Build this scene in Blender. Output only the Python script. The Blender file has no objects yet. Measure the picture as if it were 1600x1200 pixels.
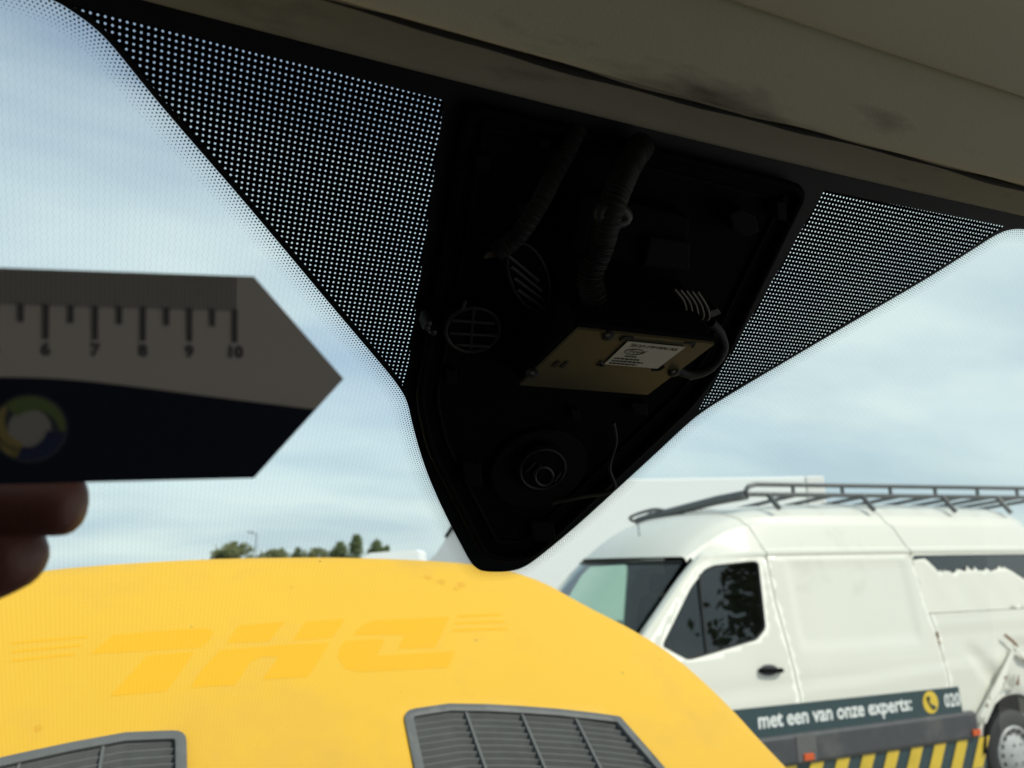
import bpy, bmesh, math, random
from mathutils import Vector, Matrix
from mathutils.geometry import delaunay_2d_cdt

random.seed(7)
scene = bpy.context.scene
col = scene.collection
rad = math.radians

# ------------------------------------------------------------------ camera
CZ = 1.95                       # eye height above the ground
YAW, PITCH, ROLL = rad(23.55), rad(13.19), rad(-.87)
FWD = Vector((math.sin(YAW)*math.cos(PITCH), math.cos(YAW)*math.cos(PITCH), math.sin(PITCH)))
RGT = Vector((math.cos(YAW), -math.sin(YAW), 0))
UPV = RGT.cross(FWD)
R2 = RGT*math.cos(ROLL) + UPV*math.sin(ROLL)
U2 = UPV*math.cos(ROLL) - RGT*math.sin(ROLL)
EYE = Vector((0, 0, CZ))
cam = bpy.data.cameras.new('camera')
cam_o = bpy.data.objects.new('camera', cam)
col.objects.link(cam_o)
m = Matrix((R2, U2, -FWD)).transposed().to_4x4()
m.translation = EYE
cam_o.matrix_world = m
cam.lens, cam.sensor_width = 27.0, 36.0
cam.clip_start, cam.clip_end = .01, 3000
cam.dof.use_dof = True
cam.dof.focus_distance = .365
cam.dof.aperture_fstop = 13.5
scene.camera = cam_o

# ------------------------------------------------------------------ world, sun, exposure
SUN_EL, SUN_AZ = rad(44), rad(145)          # azimuth clockwise from +Y: behind and to the right of the cab
world = bpy.data.worlds.new('World')
scene.world = world
world.use_nodes = True
nt = world.node_tree
nt.nodes.clear()
def wn(t, **k):
    n = nt.nodes.new(t)
    for a, b in k.items(): setattr(n, a, b)
    return n
sky = wn('ShaderNodeTexSky', sky_type='NISHITA', sun_disc=False, sun_elevation=SUN_EL, sun_rotation=SUN_AZ, air_density=1.0, dust_density=.8, ozone_density=1.2)
geo = wn('ShaderNodeTexCoord')
sep = wn('ShaderNodeSeparateXYZ'); nt.links.new(geo.outputs['Generated'], sep.inputs[0])
den = wn('ShaderNodeMath', operation='ADD'); nt.links.new(sep.outputs['Z'], den.inputs[0]); den.inputs[1].default_value = .24
den2 = wn('ShaderNodeMath', operation='MAXIMUM'); nt.links.new(den.outputs[0], den2.inputs[0]); den2.inputs[1].default_value = .08
dx = wn('ShaderNodeMath', operation='DIVIDE'); nt.links.new(sep.outputs['X'], dx.inputs[0]); nt.links.new(den2.outputs[0], dx.inputs[1])
dy = wn('ShaderNodeMath', operation='DIVIDE'); nt.links.new(sep.outputs['Y'], dy.inputs[0]); nt.links.new(den2.outputs[0], dy.inputs[1])
cmb = wn('ShaderNodeCombineXYZ'); nt.links.new(dx.outputs[0], cmb.inputs[0]); nt.links.new(dy.outputs[0], cmb.inputs[1])
mp = wn('ShaderNodeMapping'); nt.links.new(cmb.outputs[0], mp.inputs[0])
mp.inputs['Rotation'].default_value = (0, 0, rad(28)); mp.inputs['Scale'].default_value = (.55, 1.0, 1); mp.inputs['Location'].default_value = (8.4, 3.3, 0)
nz = wn('ShaderNodeTexNoise'); nt.links.new(mp.outputs[0], nz.inputs['Vector'])
nz.inputs['Scale'].default_value = 1.1; nz.inputs['Detail'].default_value = 5; nz.inputs['Roughness'].default_value = .5; nz.inputs['Distortion'].default_value = .35
rp = wn('ShaderNodeValToRGB'); nt.links.new(nz.outputs['Fac'], rp.inputs[0])
rp.color_ramp.elements[0].position = .33; rp.color_ramp.elements[0].color = (.16, .16, .16, 1)
rp.color_ramp.elements[1].position = .60; rp.color_ramp.elements[1].color = (.97, .97, .97, 1)
# thin veil that thickens towards the horizon
hz = wn('ShaderNodeMapRange'); nt.links.new(sep.outputs['Z'], hz.inputs['Value'])
hz.inputs['From Min'].default_value = 0; hz.inputs['From Max'].default_value = .75; hz.inputs['To Min'].default_value = .95; hz.inputs['To Max'].default_value = 0
mx = wn('ShaderNodeMath', operation='MAXIMUM'); nt.links.new(rp.outputs[0], mx.inputs[0]); nt.links.new(hz.outputs[0], mx.inputs[1])
nz2 = wn('ShaderNodeTexNoise'); nt.links.new(mp.outputs[0], nz2.inputs['Vector'])
nz2.inputs['Scale'].default_value = 1.5; nz2.inputs['Detail'].default_value = 5; nz2.inputs['Roughness'].default_value = .5
cr = wn('ShaderNodeValToRGB'); nt.links.new(nz2.outputs['Fac'], cr.inputs[0])
cr.color_ramp.elements[0].position = .36; cr.color_ramp.elements[0].color = (3.65, 4.65, 5.2, 1)     # grey undersides
cr.color_ramp.elements[1].position = .58; cr.color_ramp.elements[1].color = (5.1, 6.05, 6.1, 1)     # lit cloud
cm = wn('ShaderNodeMix', data_type='RGBA')
nt.links.new(mx.outputs[0], cm.inputs['Factor']); nt.links.new(sky.outputs[0], cm.inputs['A']); nt.links.new(cr.outputs[0], cm.inputs['B'])
bg = wn('ShaderNodeBackground'); nt.links.new(cm.outputs['Result'], bg.inputs['Color']); bg.inputs['Strength'].default_value = .1
wo = wn('ShaderNodeOutputWorld'); nt.links.new(bg.outputs[0], wo.inputs[0])

sun = bpy.data.lights.new('sun', 'SUN'); sun.energy = 2.2; sun.angle = rad(4); sun.color = (1, .95, .86)
sun_o = bpy.data.objects.new('sun', sun); col.objects.link(sun_o)
sdir = Vector((math.sin(SUN_AZ)*math.cos(SUN_EL), math.cos(SUN_AZ)*math.cos(SUN_EL), math.sin(SUN_EL)))
sun_o.rotation_euler = sdir.to_track_quat('Z', 'Y').to_euler(); sun_o.location = (0, -5, 30)

scene.view_settings.view_transform = 'Standard'
scene.view_settings.look = 'None'
scene.view_settings.exposure = 0.55
scene.view_settings.gamma = 1.0
scene.render.engine = 'CYCLES'
scene.cycles.use_denoising = True
scene.cycles.max_bounces = 10
scene.cycles.diffuse_bounces = 5
scene.cycles.transparent_max_bounces = 24
scene.cycles.sample_clamp_indirect = 6
scene.cycles.caustics_reflective = False
scene.cycles.caustics_refractive = False

# ------------------------------------------------------------------ helpers
F = 1200.0
def ray(p):
    return R2*((p[0]-800)/F) - U2*((p[1]-600)/F) + FWD
def at_y(p, Y):
    d = ray(p); return EYE + d*(Y/d.y)
def at_t(p, t): return EYE + ray(p)*t

def prop(o, label=None, cat=None, group=None, kind=None):
    if label: o['label'] = label
    if cat: o['category'] = cat
    if group: o['group'] = group
    if kind: o['kind'] = kind
    return o
def empty(name, loc=(0, 0, 0)):
    o = bpy.data.objects.new(name, None); col.objects.link(o); o.location = loc; o.empty_display_size = .1
    return o
def link(name, me, mat=None, parent=None, smooth=False, angle=35):
    if mat is not None: me.materials.append(mat)
    if smooth:
        me.shade_smooth()
        me.set_sharp_from_angle(angle=rad(angle))
    o = bpy.data.objects.new(name, me); col.objects.link(o)
    if parent is not None:
        o.parent = parent
        o.matrix_parent_inverse = Matrix.Translation(-world_loc(parent))
    return o
def world_loc(o):
    v = Vector(o.location)
    p = o.parent
    while p is not None:
        v = v + Vector(p.location) if False else v
        p = p.parent
    return v
def mesh(verts, faces):
    me = bpy.data.meshes.new('m'); me.from_pydata([tuple(v) for v in verts], [], faces); me.update(); return me
def fix(me):
    bm = bmesh.new(); bm.from_mesh(me); bmesh.ops.recalc_face_normals(bm, faces=bm.faces); bm.to_mesh(me); bm.free(); return me

def inside(p, poly):
    x, y = p; r = False; j = len(poly)-1
    for i in range(len(poly)):
        xi, yi = poly[i]; xj, yj = poly[j]
        if (yi > y) != (yj > y) and x < (xj-xi)*(y-yi)/(yj-yi)+xi: r = not r
        j = i
    return r
def smooth01(t): t = max(0, min(1, t)); return t*t*(3-2*t)
def densify(poly, step):
    out = []
    for i in range(len(poly)):
        a, b = Vector(poly[i]), Vector(poly[(i+1) % len(poly)])
        n = max(1, int(math.ceil((b-a).length/step)))
        for k in range(n): out.append(tuple(a.lerp(b, k/n)))
    return out
def rounded(poly, r, n=5):
    out = []
    N = len(poly)
    for i in range(N):
        p0, p1, p2 = Vector(poly[i-1]), Vector(poly[i]), Vector(poly[(i+1) % N])
        a, b = p0-p1, p2-p1
        rr = min(r if not isinstance(r, (list, tuple)) else r[i], a.length*.45, b.length*.45)
        A, B = p1+a.normalized()*rr, p1+b.normalized()*rr
        for k in range(n+1):
            t = k/n
            q = A*(1-t)**2 + p1*2*t*(1-t) + B*t*t
            out.append((q.x, q.y))
    return out
def chaikin(pts, it=2):
    for _ in range(it):
        q = [pts[0]]
        for a, b in zip(pts, pts[1:]):
            q.append((a[0]*.75+b[0]*.25, a[1]*.75+b[1]*.25)); q.append((a[0]*.25+b[0]*.75, a[1]*.25+b[1]*.75))
        q.append(pts[-1]); pts = q
    return pts
def sheet(name, outer, holes, fn, mat, parent, step=.05, thick=0, uv=None, smooth=True, bevel=0, flip=False):
    """flat outline with holes, triangulated and laid on the surface fn(a, b)"""
    outer = densify(outer, step); holes = [densify(h, step) for h in holes]
    pts = []; edges = []
    for loop in [outer]+holes:
        s = len(pts); pts += [Vector(p) for p in loop]
        edges += [(s+i, s+(i+1) % len(loop)) for i in range(len(loop))]
    xs = [p[0] for p in outer]; ys = [p[1] for p in outer]
    nx, ny = int((max(xs)-min(xs))/step), int((max(ys)-min(ys))/step)
    bpts = [Vector(p) for p in pts]
    for i in range(1, nx+1):
        for j in range(1, ny+1):
            q = (min(xs)+i*step-(step*.5 if j % 2 else 0), min(ys)+j*step*.98)
            if inside(q, outer) and not any(inside(q, h) for h in holes):
                if min((Vector(q)-b).length_squared for b in bpts) > (step*.45)**2: pts.append(Vector(q))
    v, e, f, *_ = delaunay_2d_cdt(pts, edges, [], 0, 1e-9)
    faces = []
    for t in f:
        c = sum((v[i] for i in t), Vector((0, 0)))/len(t)
        if inside(c, outer) and not any(inside(c, h) for h in holes): faces.append(tuple(t) if not flip else tuple(reversed(t)))
    me = mesh([fn(p.x, p.y) for p in v], faces)
    if uv:
        lay = me.uv_layers.new(name='uv')
        for l in me.loops: lay.data[l.index].uv = uv(v[l.vertex_index].x, v[l.vertex_index].y)
    o = link(name, me, mat, parent, smooth)
    if thick:
        sm = o.modifiers.new('s', 'SOLIDIFY'); sm.thickness = thick; sm.offset = -1
        if bevel:
            b = o.modifiers.new('b', 'BEVEL'); b.width = bevel; b.segments = 2; b.limit_method = 'ANGLE'; b.angle_limit = rad(50)
            b.harden_normals = False
    return o
def prism(name, pts, off, mat, parent, smooth=False, bevel=0):
    """polygon of 3-D points extruded by the vector off"""
    n = len(pts); off = Vector(off)
    v = [Vector(p) for p in pts]+[Vector(p)+off for p in pts]
    f = [tuple(range(n-1, -1, -1)), tuple(range(n, 2*n))]+[(i, (i+1) % n, n+(i+1) % n, n+i) for i in range(n)]
    o = link(name, fix(mesh(v, f)), mat, parent, smooth)
    if bevel:
        b = o.modifiers.new('b', 'BEVEL'); b.width = bevel; b.segments = 2; b.limit_method = 'ANGLE'
    return o
def box(name, lo, hi, mat, parent, bevel=0):
    lo, hi = Vector(lo), Vector(hi)
    return prism(name, [(lo.x, lo.y, lo.z), (hi.x, lo.y, lo.z), (hi.x, hi.y, lo.z), (lo.x, hi.y, lo.z)], (0, 0, hi.z-lo.z), mat, parent, bevel=bevel)
def tube(name, path, r, mat, parent, n=10, closed=False, rfn=None, join=None):
    path = [Vector(p) for p in path]; N = len(path); v = []; f = []
    up = Vector((0, 0, 1)); last = None
    for i, p in enumerate(path):
        if closed: t = path[(i+1) % N]-path[i-1]
        else: t = path[min(i+1, N-1)]-path[max(i-1, 0)]
        t.normalize()
        if last is None:
            a = t.cross(up)
            if a.length < .1: a = t.cross(Vector((1, 0, 0)))
        else: a = last - t*last.dot(t)
        a.normalize(); last = a; b = t.cross(a)
        rr = rfn(i/(N-1)) if rfn else r
        for k in range(n):
            w = 2*math.pi*k/n; v.append(p+a*math.cos(w)*rr+b*math.sin(w)*rr)
    for i in range(N if closed else N-1):
        j = (i+1) % N
        for k in range(n): f.append((i*n+k, i*n+(k+1) % n, j*n+(k+1) % n, j*n+k))
    if not closed: f += [tuple(range(n-1, -1, -1)), tuple((N-1)*n+k for k in range(n))]
    return link(name, fix(mesh(v, f)), mat, parent, True, 50)
def smooth_path(pts, n=8):
    P = [Vector(p) for p in pts]; out = []
    for i in range(len(P)-1):
        p0, p1, p2, p3 = P[max(i-1, 0)], P[i], P[i+1], P[min(i+2, len(P)-1)]
        for k in range(n):
            t = k/n
            out.append(.5*((2*p1)+(p2-p0)*t+(2*p0-5*p1+4*p2-p3)*t*t+(3*p1-p0-3*p2+p3)*t**3))
    out.append(P[-1]); return out
def loft(name, rows, mat, parent, smooth=True, close=False, angle=35):
    n = len(rows[0]); v = [Vector(p) for r in rows for p in r]; f = []
    for i in range(len(rows)-1):
        for k in range(n if close else n-1):
            f.append((i*n+k, i*n+(k+1) % n, (i+1)*n+(k+1) % n, (i+1)*n+k))
    return link(name, fix(mesh(v, f)), mat, parent, smooth, angle)
def lathe(name, c, ax, prof, mat, parent, n=32, smooth=True, angle=35):
    """prof: list of (radius, offset along ax)"""
    ax = Vector(ax).normalized(); a = ax.cross(Vector((0, 0, 1)))
    if a.length < .1: a = ax.cross(Vector((1, 0, 0)))
    a.normalize(); b = ax.cross(a); c = Vector(c)
    rows = [[c+ax*h+(a*math.cos(2*math.pi*k/n)+b*math.sin(2*math.pi*k/n))*max(r, 1e-4) for k in range(n)] for r, h in prof]
    return loft(name, rows, mat, parent, smooth, True, angle)
def text(name, body, org, xa, ya, size, mat, parent, bold=0., align='LEFT', shear=0.):
    cu = bpy.data.curves.new('t', 'FONT'); cu.body = body; cu.size = size; cu.align_x = align; cu.offset = bold; cu.shear = shear
    cu.resolution_u = 3
    to = bpy.data.objects.new('t', cu); col.objects.link(to)
    bpy.context.view_layer.update()
    me = bpy.data.meshes.new_from_object(to.evaluated_get(bpy.context.evaluated_depsgraph_get()))
    bpy.data.objects.remove(to); bpy.data.curves.remove(cu)
    xa, ya = Vector(xa).normalized(), Vector(ya).normalized(); org = Vector(org)
    for v in me.vertices: v.co = org+xa*v.co.x+ya*v.co.y
    me.materials.clear()
    return link(name, me, mat, parent)

# ------------------------------------------------------------------ materials
def new_mat(name):
    mt = bpy.data.materials.new(name); mt.use_nodes = True
    t = mt.node_tree; t.nodes.clear()
    out = t.nodes.new('ShaderNodeOutputMaterial')
    return mt, t, out
def N(t, typ, **k):
    n = t.nodes.new(typ)
    for a, b in k.items(): setattr(n, a, b)
    return n
def pm(name, c, rough=.5, metal=0., var=.08, scale=6., bump=0., bscale=200., coat=0., dirt=None, dscale=3., dlo=.55, dhi=.75, spec=.5):
    """principled surface with soft colour variation, fine relief and optional dirt patches"""
    mt, t, out = new_mat(name)
    b = N(t, 'ShaderNodeBsdfPrincipled'); t.links.new(b.outputs[0], out.inputs[0])
    tc = N(t, 'ShaderNodeTexCoord')
    nz = N(t, 'ShaderNodeTexNoise'); t.links.new(tc.outputs['Object'], nz.inputs['Vector']); nz.inputs['Scale'].default_value = scale; nz.inputs['Detail'].default_value = 6
    mx = N(t, 'ShaderNodeMix', data_type='RGBA')
    mx.inputs['A'].default_value = tuple(x*(1-var) for x in c)+(1,); mx.inputs['B'].default_value = tuple(min(1, x*(1+var)) for x in c)+(1,)
    t.links.new(nz.outputs['Fac'], mx.inputs['Factor'])
    src = mx.outputs['Result']
    if dirt:
        n2 = N(t, 'ShaderNodeTexNoise'); t.links.new(tc.outputs['Object'], n2.inputs['Vector']); n2.inputs['Scale'].default_value = dscale; n2.inputs['Detail'].default_value = 9; n2.inputs['Roughness'].default_value = .62
        mr = N(t, 'ShaderNodeMapRange'); t.links.new(n2.outputs['Fac'], mr.inputs['Value']); mr.inputs['From Min'].default_value = dlo; mr.inputs['From Max'].default_value = dhi
        m2 = N(t, 'ShaderNodeMix', data_type='RGBA'); t.links.new(mr.outputs[0], m2.inputs['Factor']); t.links.new(src, m2.inputs['A']); m2.inputs['B'].default_value = tuple(dirt)+(1,)
        src = m2.outputs['Result']
    t.links.new(src, b.inputs['Base Color'])
    b.inputs['Roughness'].default_value = rough; b.inputs['Metallic'].default_value = metal; b.inputs['Coat Weight'].default_value = coat; b.inputs['Coat Roughness'].default_value = .08
    b.inputs['Specular IOR Level'].default_value = spec
    if bump:
        n3 = N(t, 'ShaderNodeTexNoise'); t.links.new(tc.outputs['Object'], n3.inputs['Vector']); n3.inputs['Scale'].default_value = bscale; n3.inputs['Detail'].default_value = 4
        bp = N(t, 'ShaderNodeBump'); bp.inputs['Strength'].default_value = bump; bp.inputs['Distance'].default_value = .002
        t.links.new(n3.outputs['Fac'], bp.inputs['Height']); t.links.new(bp.outputs[0], b.inputs['Normal'])
    return mt
def glass_mat(name, tint, ior=1.5, gl=(1, 1, 1)):
    mt, t, out = new_mat(name)
    tr = N(t, 'ShaderNodeBsdfTransparent'); tr.inputs[0].default_value = tuple(tint)+(1,)
    g = N(t, 'ShaderNodeBsdfGlossy'); g.inputs['Roughness'].default_value = .01; g.inputs[0].default_value = tuple(gl)+(1,)
    fr = N(t, 'ShaderNodeFresnel'); fr.inputs['IOR'].default_value = ior
    m = N(t, 'ShaderNodeMixShader'); t.links.new(fr.outputs[0], m.inputs[0]); t.links.new(tr.outputs[0], m.inputs[1]); t.links.new(g.outputs[0], m.inputs[2])
    t.links.new(m.outputs[0], out.inputs[0]); return mt

def math_n(t, op, a, b=None, c=None):
    n = N(t, 'ShaderNodeMath', operation=op)
    for i, x in enumerate((a, b, c)):
        if x is None: continue
        if isinstance(x, (int, float)): n.inputs[i].default_value = x
        else: t.links.new(x, n.inputs[i])
    return n.outputs[0]

M = {}
M['yellow'] = pm('yellow_paint', (.78, .447, .024), .42, var=.08, scale=2.0, coat=.15, bump=.05, bscale=30, dirt=(.62, .35, .05), dscale=4, dlo=.52, dhi=.9)
def add_specks(mt, scale, col_, amt):
    t = mt.node_tree; b = [n for n in t.nodes if n.type == 'BSDF_PRINCIPLED'][0]
    src = b.inputs['Base Color'].links[0].from_socket
    tc = N(t, 'ShaderNodeTexCoord'); vo = N(t, 'ShaderNodeTexVoronoi'); t.links.new(tc.outputs['Object'], vo.inputs['Vector']); vo.inputs['Scale'].default_value = scale
    sc = N(t, 'ShaderNodeSeparateColor'); t.links.new(vo.outputs['Color'], sc.inputs[0])
    rr = math_n(t, 'MULTIPLY', math_n(t, 'POWER', sc.outputs[0], 7), amt)
    nz = N(t, 'ShaderNodeTexNoise'); t.links.new(tc.outputs['Object'], nz.inputs['Vector']); nz.inputs['Scale'].default_value = scale*9
    d = math_n(t, 'ADD', vo.outputs['Distance'], math_n(t, 'MULTIPLY', math_n(t, 'SUBTRACT', nz.outputs['Fac'], .5), amt*.6))
    k = math_n(t, 'MULTIPLY', math_n(t, 'LESS_THAN', d, rr), sc.outputs[1])
    mx = N(t, 'ShaderNodeMix', data_type='RGBA'); t.links.new(k, mx.inputs['Factor']); t.links.new(src, mx.inputs['A']); mx.inputs['B'].default_value = tuple(col_)+(1,)
    t.links.new(mx.outputs['Result'], b.inputs['Base Color'])
add_specks(M['yellow'], 24, (.25, .16, .05), .13)
M['ghost'] = pm('unfaded_yellow', (.80, .415, .004), .42, var=.04, scale=9)
M['resin'] = pm('resin_stain', (.70, .37, .02), .5, var=.12, scale=90)
M['grille'] = pm('grey_plastic', (.12, .125, .122), .55, var=.25, scale=40, bump=.1, bscale=500, dirt=(.2, .2, .17), dscale=30, dlo=.62, dhi=.9)
M['black'] = pm('black_plastic', (.0035, .0035, .004), .8, var=.3, scale=60, bump=.1, bscale=600, spec=.08)
M['dim2'] = pm('worn_charcoal_plastic', (.022, .022, .023), .55, var=.4, scale=60, spec=.3)
M['frit'] = pm('black_ceramic_print', (.006, .006, .008), .5, var=.1, spec=.2)
M['darkgrey'] = pm('dark_grey_plastic', (.03, .031, .033), .5, var=.2, scale=80)
M['dim'] = pm('charcoal_plastic', (.005, .005, .0055), .75, var=.3, scale=80, spec=.12)
M['foil'] = pm('dull_gold_plate', (.135, .115, .062), .5, metal=.5, var=.12, scale=60, dirt=(.13, .10, .05), dscale=70, dlo=.5, dhi=.8)
M['labelpaper'] = pm('label_paper', (.74, .71, .62), .7, var=.05)
M['print'] = pm('black_print', (.02, .02, .022), .7, var=.1)
M['cable'] = pm('black_conduit', (.006, .0055, .005), .7, var=.3, scale=150)
M['tape'] = pm('grey_sleeve', (.13, .13, .125), .45, var=.3, scale=90)
M['sleeve'] = pm('dark_sleeve', (.02, .02, .02), .5, var=.3, scale=90)
M['wire'] = pm('tan_wire', (.07, .05, .035), .5, var=.2)
M['rubber'] = pm('black_rubber', (.018, .018, .019), .7, var=.2, scale=20)
M['white'] = pm('white_van_paint', (.72, .71, .63), .35, var=.03, scale=2, coat=.3, dirt=(.40, .40, .32), dscale=2.2, dlo=.60, dhi=1.1)
add_specks(M['white'], 9, (.16, .14, .11), .09)
M['film'] = pm('white_torn_film', (.72, .71, .63), .5, var=.04, scale=5, bump=.35, bscale=14)
M['gap'] = pm('dark_panel_gap', (.05, .05, .048), .7, var=.2)
M['moulding'] = pm('dark_moulding', (.055, .057, .062), .5, var=.2, scale=12, dirt=(.14, .14, .13), dscale=4, dlo=.5, dhi=.9)
M['petrol'] = pm('dark_petrol_vinyl', (.030, .058, .066), .45, var=.1, scale=10, dirt=(.08, .1, .1), dscale=9, dlo=.6, dhi=.9)
M['vyellow'] = pm('yellow_vinyl', (.72, .50, .05), .45, var=.1, scale=10, dirt=(.4, .3, .1), dscale=9, dlo=.6, dhi=.95)
M['vwhite'] = pm('white_vinyl', (.78, .8, .78), .5, var=.05, scale=30)
M['rack'] = pm('grey_metal_tube', (.11, .115, .115), .4, metal=.4, var=.2, scale=20)
M['alloy'] = pm('grey_wheel_cover', (.42, .43, .42), .4, var=.15, scale=20)
M['orange'] = pm('orange_lens', (.62, .10, .02), .25, var=.1)
M['rust'] = pm('rusty_edge', (.22, .09, .03), .8, var=.5, scale=40)
M['owncloth'] = pm('grey_seat_cloth', (.13, .13, .125), .9, var=.3, scale=50)
M['seat'] = pm('dark_seat_cloth', (.022, .021, .02), .9, var=.3, scale=50)
M['tglass'] = glass_mat('tinted_side_glass', (.30, .36, .35), 1.75)
M['bglass'] = glass_mat('dark_rear_glass', (.06, .075, .085), 1.9)
M['wglass'] = glass_mat('windscreen_glass', (.66, .74, .70), 1.55)
M['truck'] = pm('white_truck_paint', (.89, .90, .87), .4, var=.02, scale=1)
M['truckgrey'] = pm('pale_grey_fairing', (.50, .53, .53), .4, var=.06, scale=4)
M['bounce_ground'] = pm('pale_bounce_paving', (.38, .37, .34), .9, var=.25, scale=.6, bump=.4, bscale=80)  # ground out of view, made pale to bounce light up into the cab
M['bark'] = pm('bark', (.09, .065, .045), .9, var=.3, scale=8)
M['steel'] = pm('galvanised_steel', (.25, .26, .27), .45, metal=.6, var=.15)
M['trim'] = pm('grey_cab_trim', (.22, .215, .20), .7, var=.15, scale=30)
M['skin'] = pm('skin', (.14, .047, .036), .5, var=.12, scale=30, bump=.15, bscale=400)
M['rwhite'] = pm('ruler_white_print', (.84, .77, .76), .5, var=.02)
M['rnavy'] = pm('ruler_navy_print', (.016, .022, .05), .45, var=.05)
M['rink'] = pm('ruler_ink', (.15, .15, .17), .6, var=.05)
M['rgreen'] = pm('emblem_green', (.22, .30, .12), .5, var=.05)
M['ryellow'] = pm('emblem_yellow', (.48, .38, .16), .5, var=.05)
M['rblue'] = pm('emblem_blue', (.05, .06, .16), .5, var=.05)
def leaf_mat(name, c):
    mt = pm(name, c, .6, var=.35, scale=4); return mt
M['leaf'] = leaf_mat('foliage', (.095, .125, .045)); M['leaf2'] = leaf_mat('foliage_olive', (.13, .145, .055))

# beige cloth of the roof lining, with smudges of grease
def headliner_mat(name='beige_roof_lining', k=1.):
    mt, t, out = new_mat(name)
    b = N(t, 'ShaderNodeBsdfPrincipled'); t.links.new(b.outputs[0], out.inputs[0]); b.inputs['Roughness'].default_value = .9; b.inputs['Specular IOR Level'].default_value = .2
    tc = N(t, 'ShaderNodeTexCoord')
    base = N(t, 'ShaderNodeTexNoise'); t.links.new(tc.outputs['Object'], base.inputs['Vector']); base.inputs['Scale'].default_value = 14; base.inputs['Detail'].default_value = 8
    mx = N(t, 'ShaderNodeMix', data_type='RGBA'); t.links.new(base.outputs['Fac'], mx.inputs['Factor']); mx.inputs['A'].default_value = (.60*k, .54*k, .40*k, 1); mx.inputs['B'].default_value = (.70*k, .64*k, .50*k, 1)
    # grease smudges: streaky noise, strongest near the fold on the passenger side
    mpp = N(t, 'ShaderNodeMapping'); t.links.new(tc.outputs['Object'], mpp.inputs[0]); mpp.inputs['Scale'].default_value = (14, 60, 30); mpp.inputs['Rotation'].default_value = (0, 0, rad(-18))
    st = N(t, 'ShaderNodeTexNoise'); t.links.new(mpp.outputs[0], st.inputs['Vector']); st.inputs['Scale'].default_value = 1.4; st.inputs['Detail'].default_value = 7; st.inputs['Roughness'].default_value = .6
    sp = N(t, 'ShaderNodeSeparateXYZ'); t.links.new(tc.outputs['Object'], sp.inputs[0])
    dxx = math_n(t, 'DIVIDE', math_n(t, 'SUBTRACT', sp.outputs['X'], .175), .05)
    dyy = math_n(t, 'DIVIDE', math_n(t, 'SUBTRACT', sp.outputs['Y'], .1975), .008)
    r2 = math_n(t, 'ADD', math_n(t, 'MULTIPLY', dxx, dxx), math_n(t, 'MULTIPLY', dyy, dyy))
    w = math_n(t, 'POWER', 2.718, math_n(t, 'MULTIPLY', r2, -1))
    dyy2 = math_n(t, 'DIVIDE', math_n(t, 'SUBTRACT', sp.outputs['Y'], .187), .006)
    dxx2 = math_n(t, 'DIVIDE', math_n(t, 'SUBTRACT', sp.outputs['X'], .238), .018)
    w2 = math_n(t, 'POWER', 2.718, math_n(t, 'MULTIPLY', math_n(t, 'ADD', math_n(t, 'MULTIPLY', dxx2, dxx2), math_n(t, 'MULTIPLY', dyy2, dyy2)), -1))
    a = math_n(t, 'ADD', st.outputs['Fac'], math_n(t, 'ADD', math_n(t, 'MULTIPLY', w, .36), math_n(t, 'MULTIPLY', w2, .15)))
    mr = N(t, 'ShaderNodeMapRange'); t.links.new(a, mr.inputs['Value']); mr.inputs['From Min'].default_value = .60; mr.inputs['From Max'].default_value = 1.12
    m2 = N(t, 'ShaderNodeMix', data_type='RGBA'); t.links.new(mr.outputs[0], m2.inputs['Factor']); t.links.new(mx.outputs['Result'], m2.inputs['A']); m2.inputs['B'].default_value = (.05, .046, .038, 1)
    t.links.new(m2.outputs['Result'], b.inputs['Base Color'])
    n3 = N(t, 'ShaderNodeTexNoise'); t.links.new(tc.outputs['Object'], n3.inputs['Vector']); n3.inputs['Scale'].default_value = 900
    bp = N(t, 'ShaderNodeBump'); bp.inputs['Strength'].default_value = .12; bp.inputs['Distance'].default_value = .001; t.links.new(n3.outputs['Fac'], bp.inputs['Height']); t.links.new(bp.outputs[0], b.inputs['Normal'])
    return mt
M['lining'] = headliner_mat()
M['header'] = headliner_mat('shaded_header_trim', .62)  # same lining cloth, darkened to put the fold's shade into its colour

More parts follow.
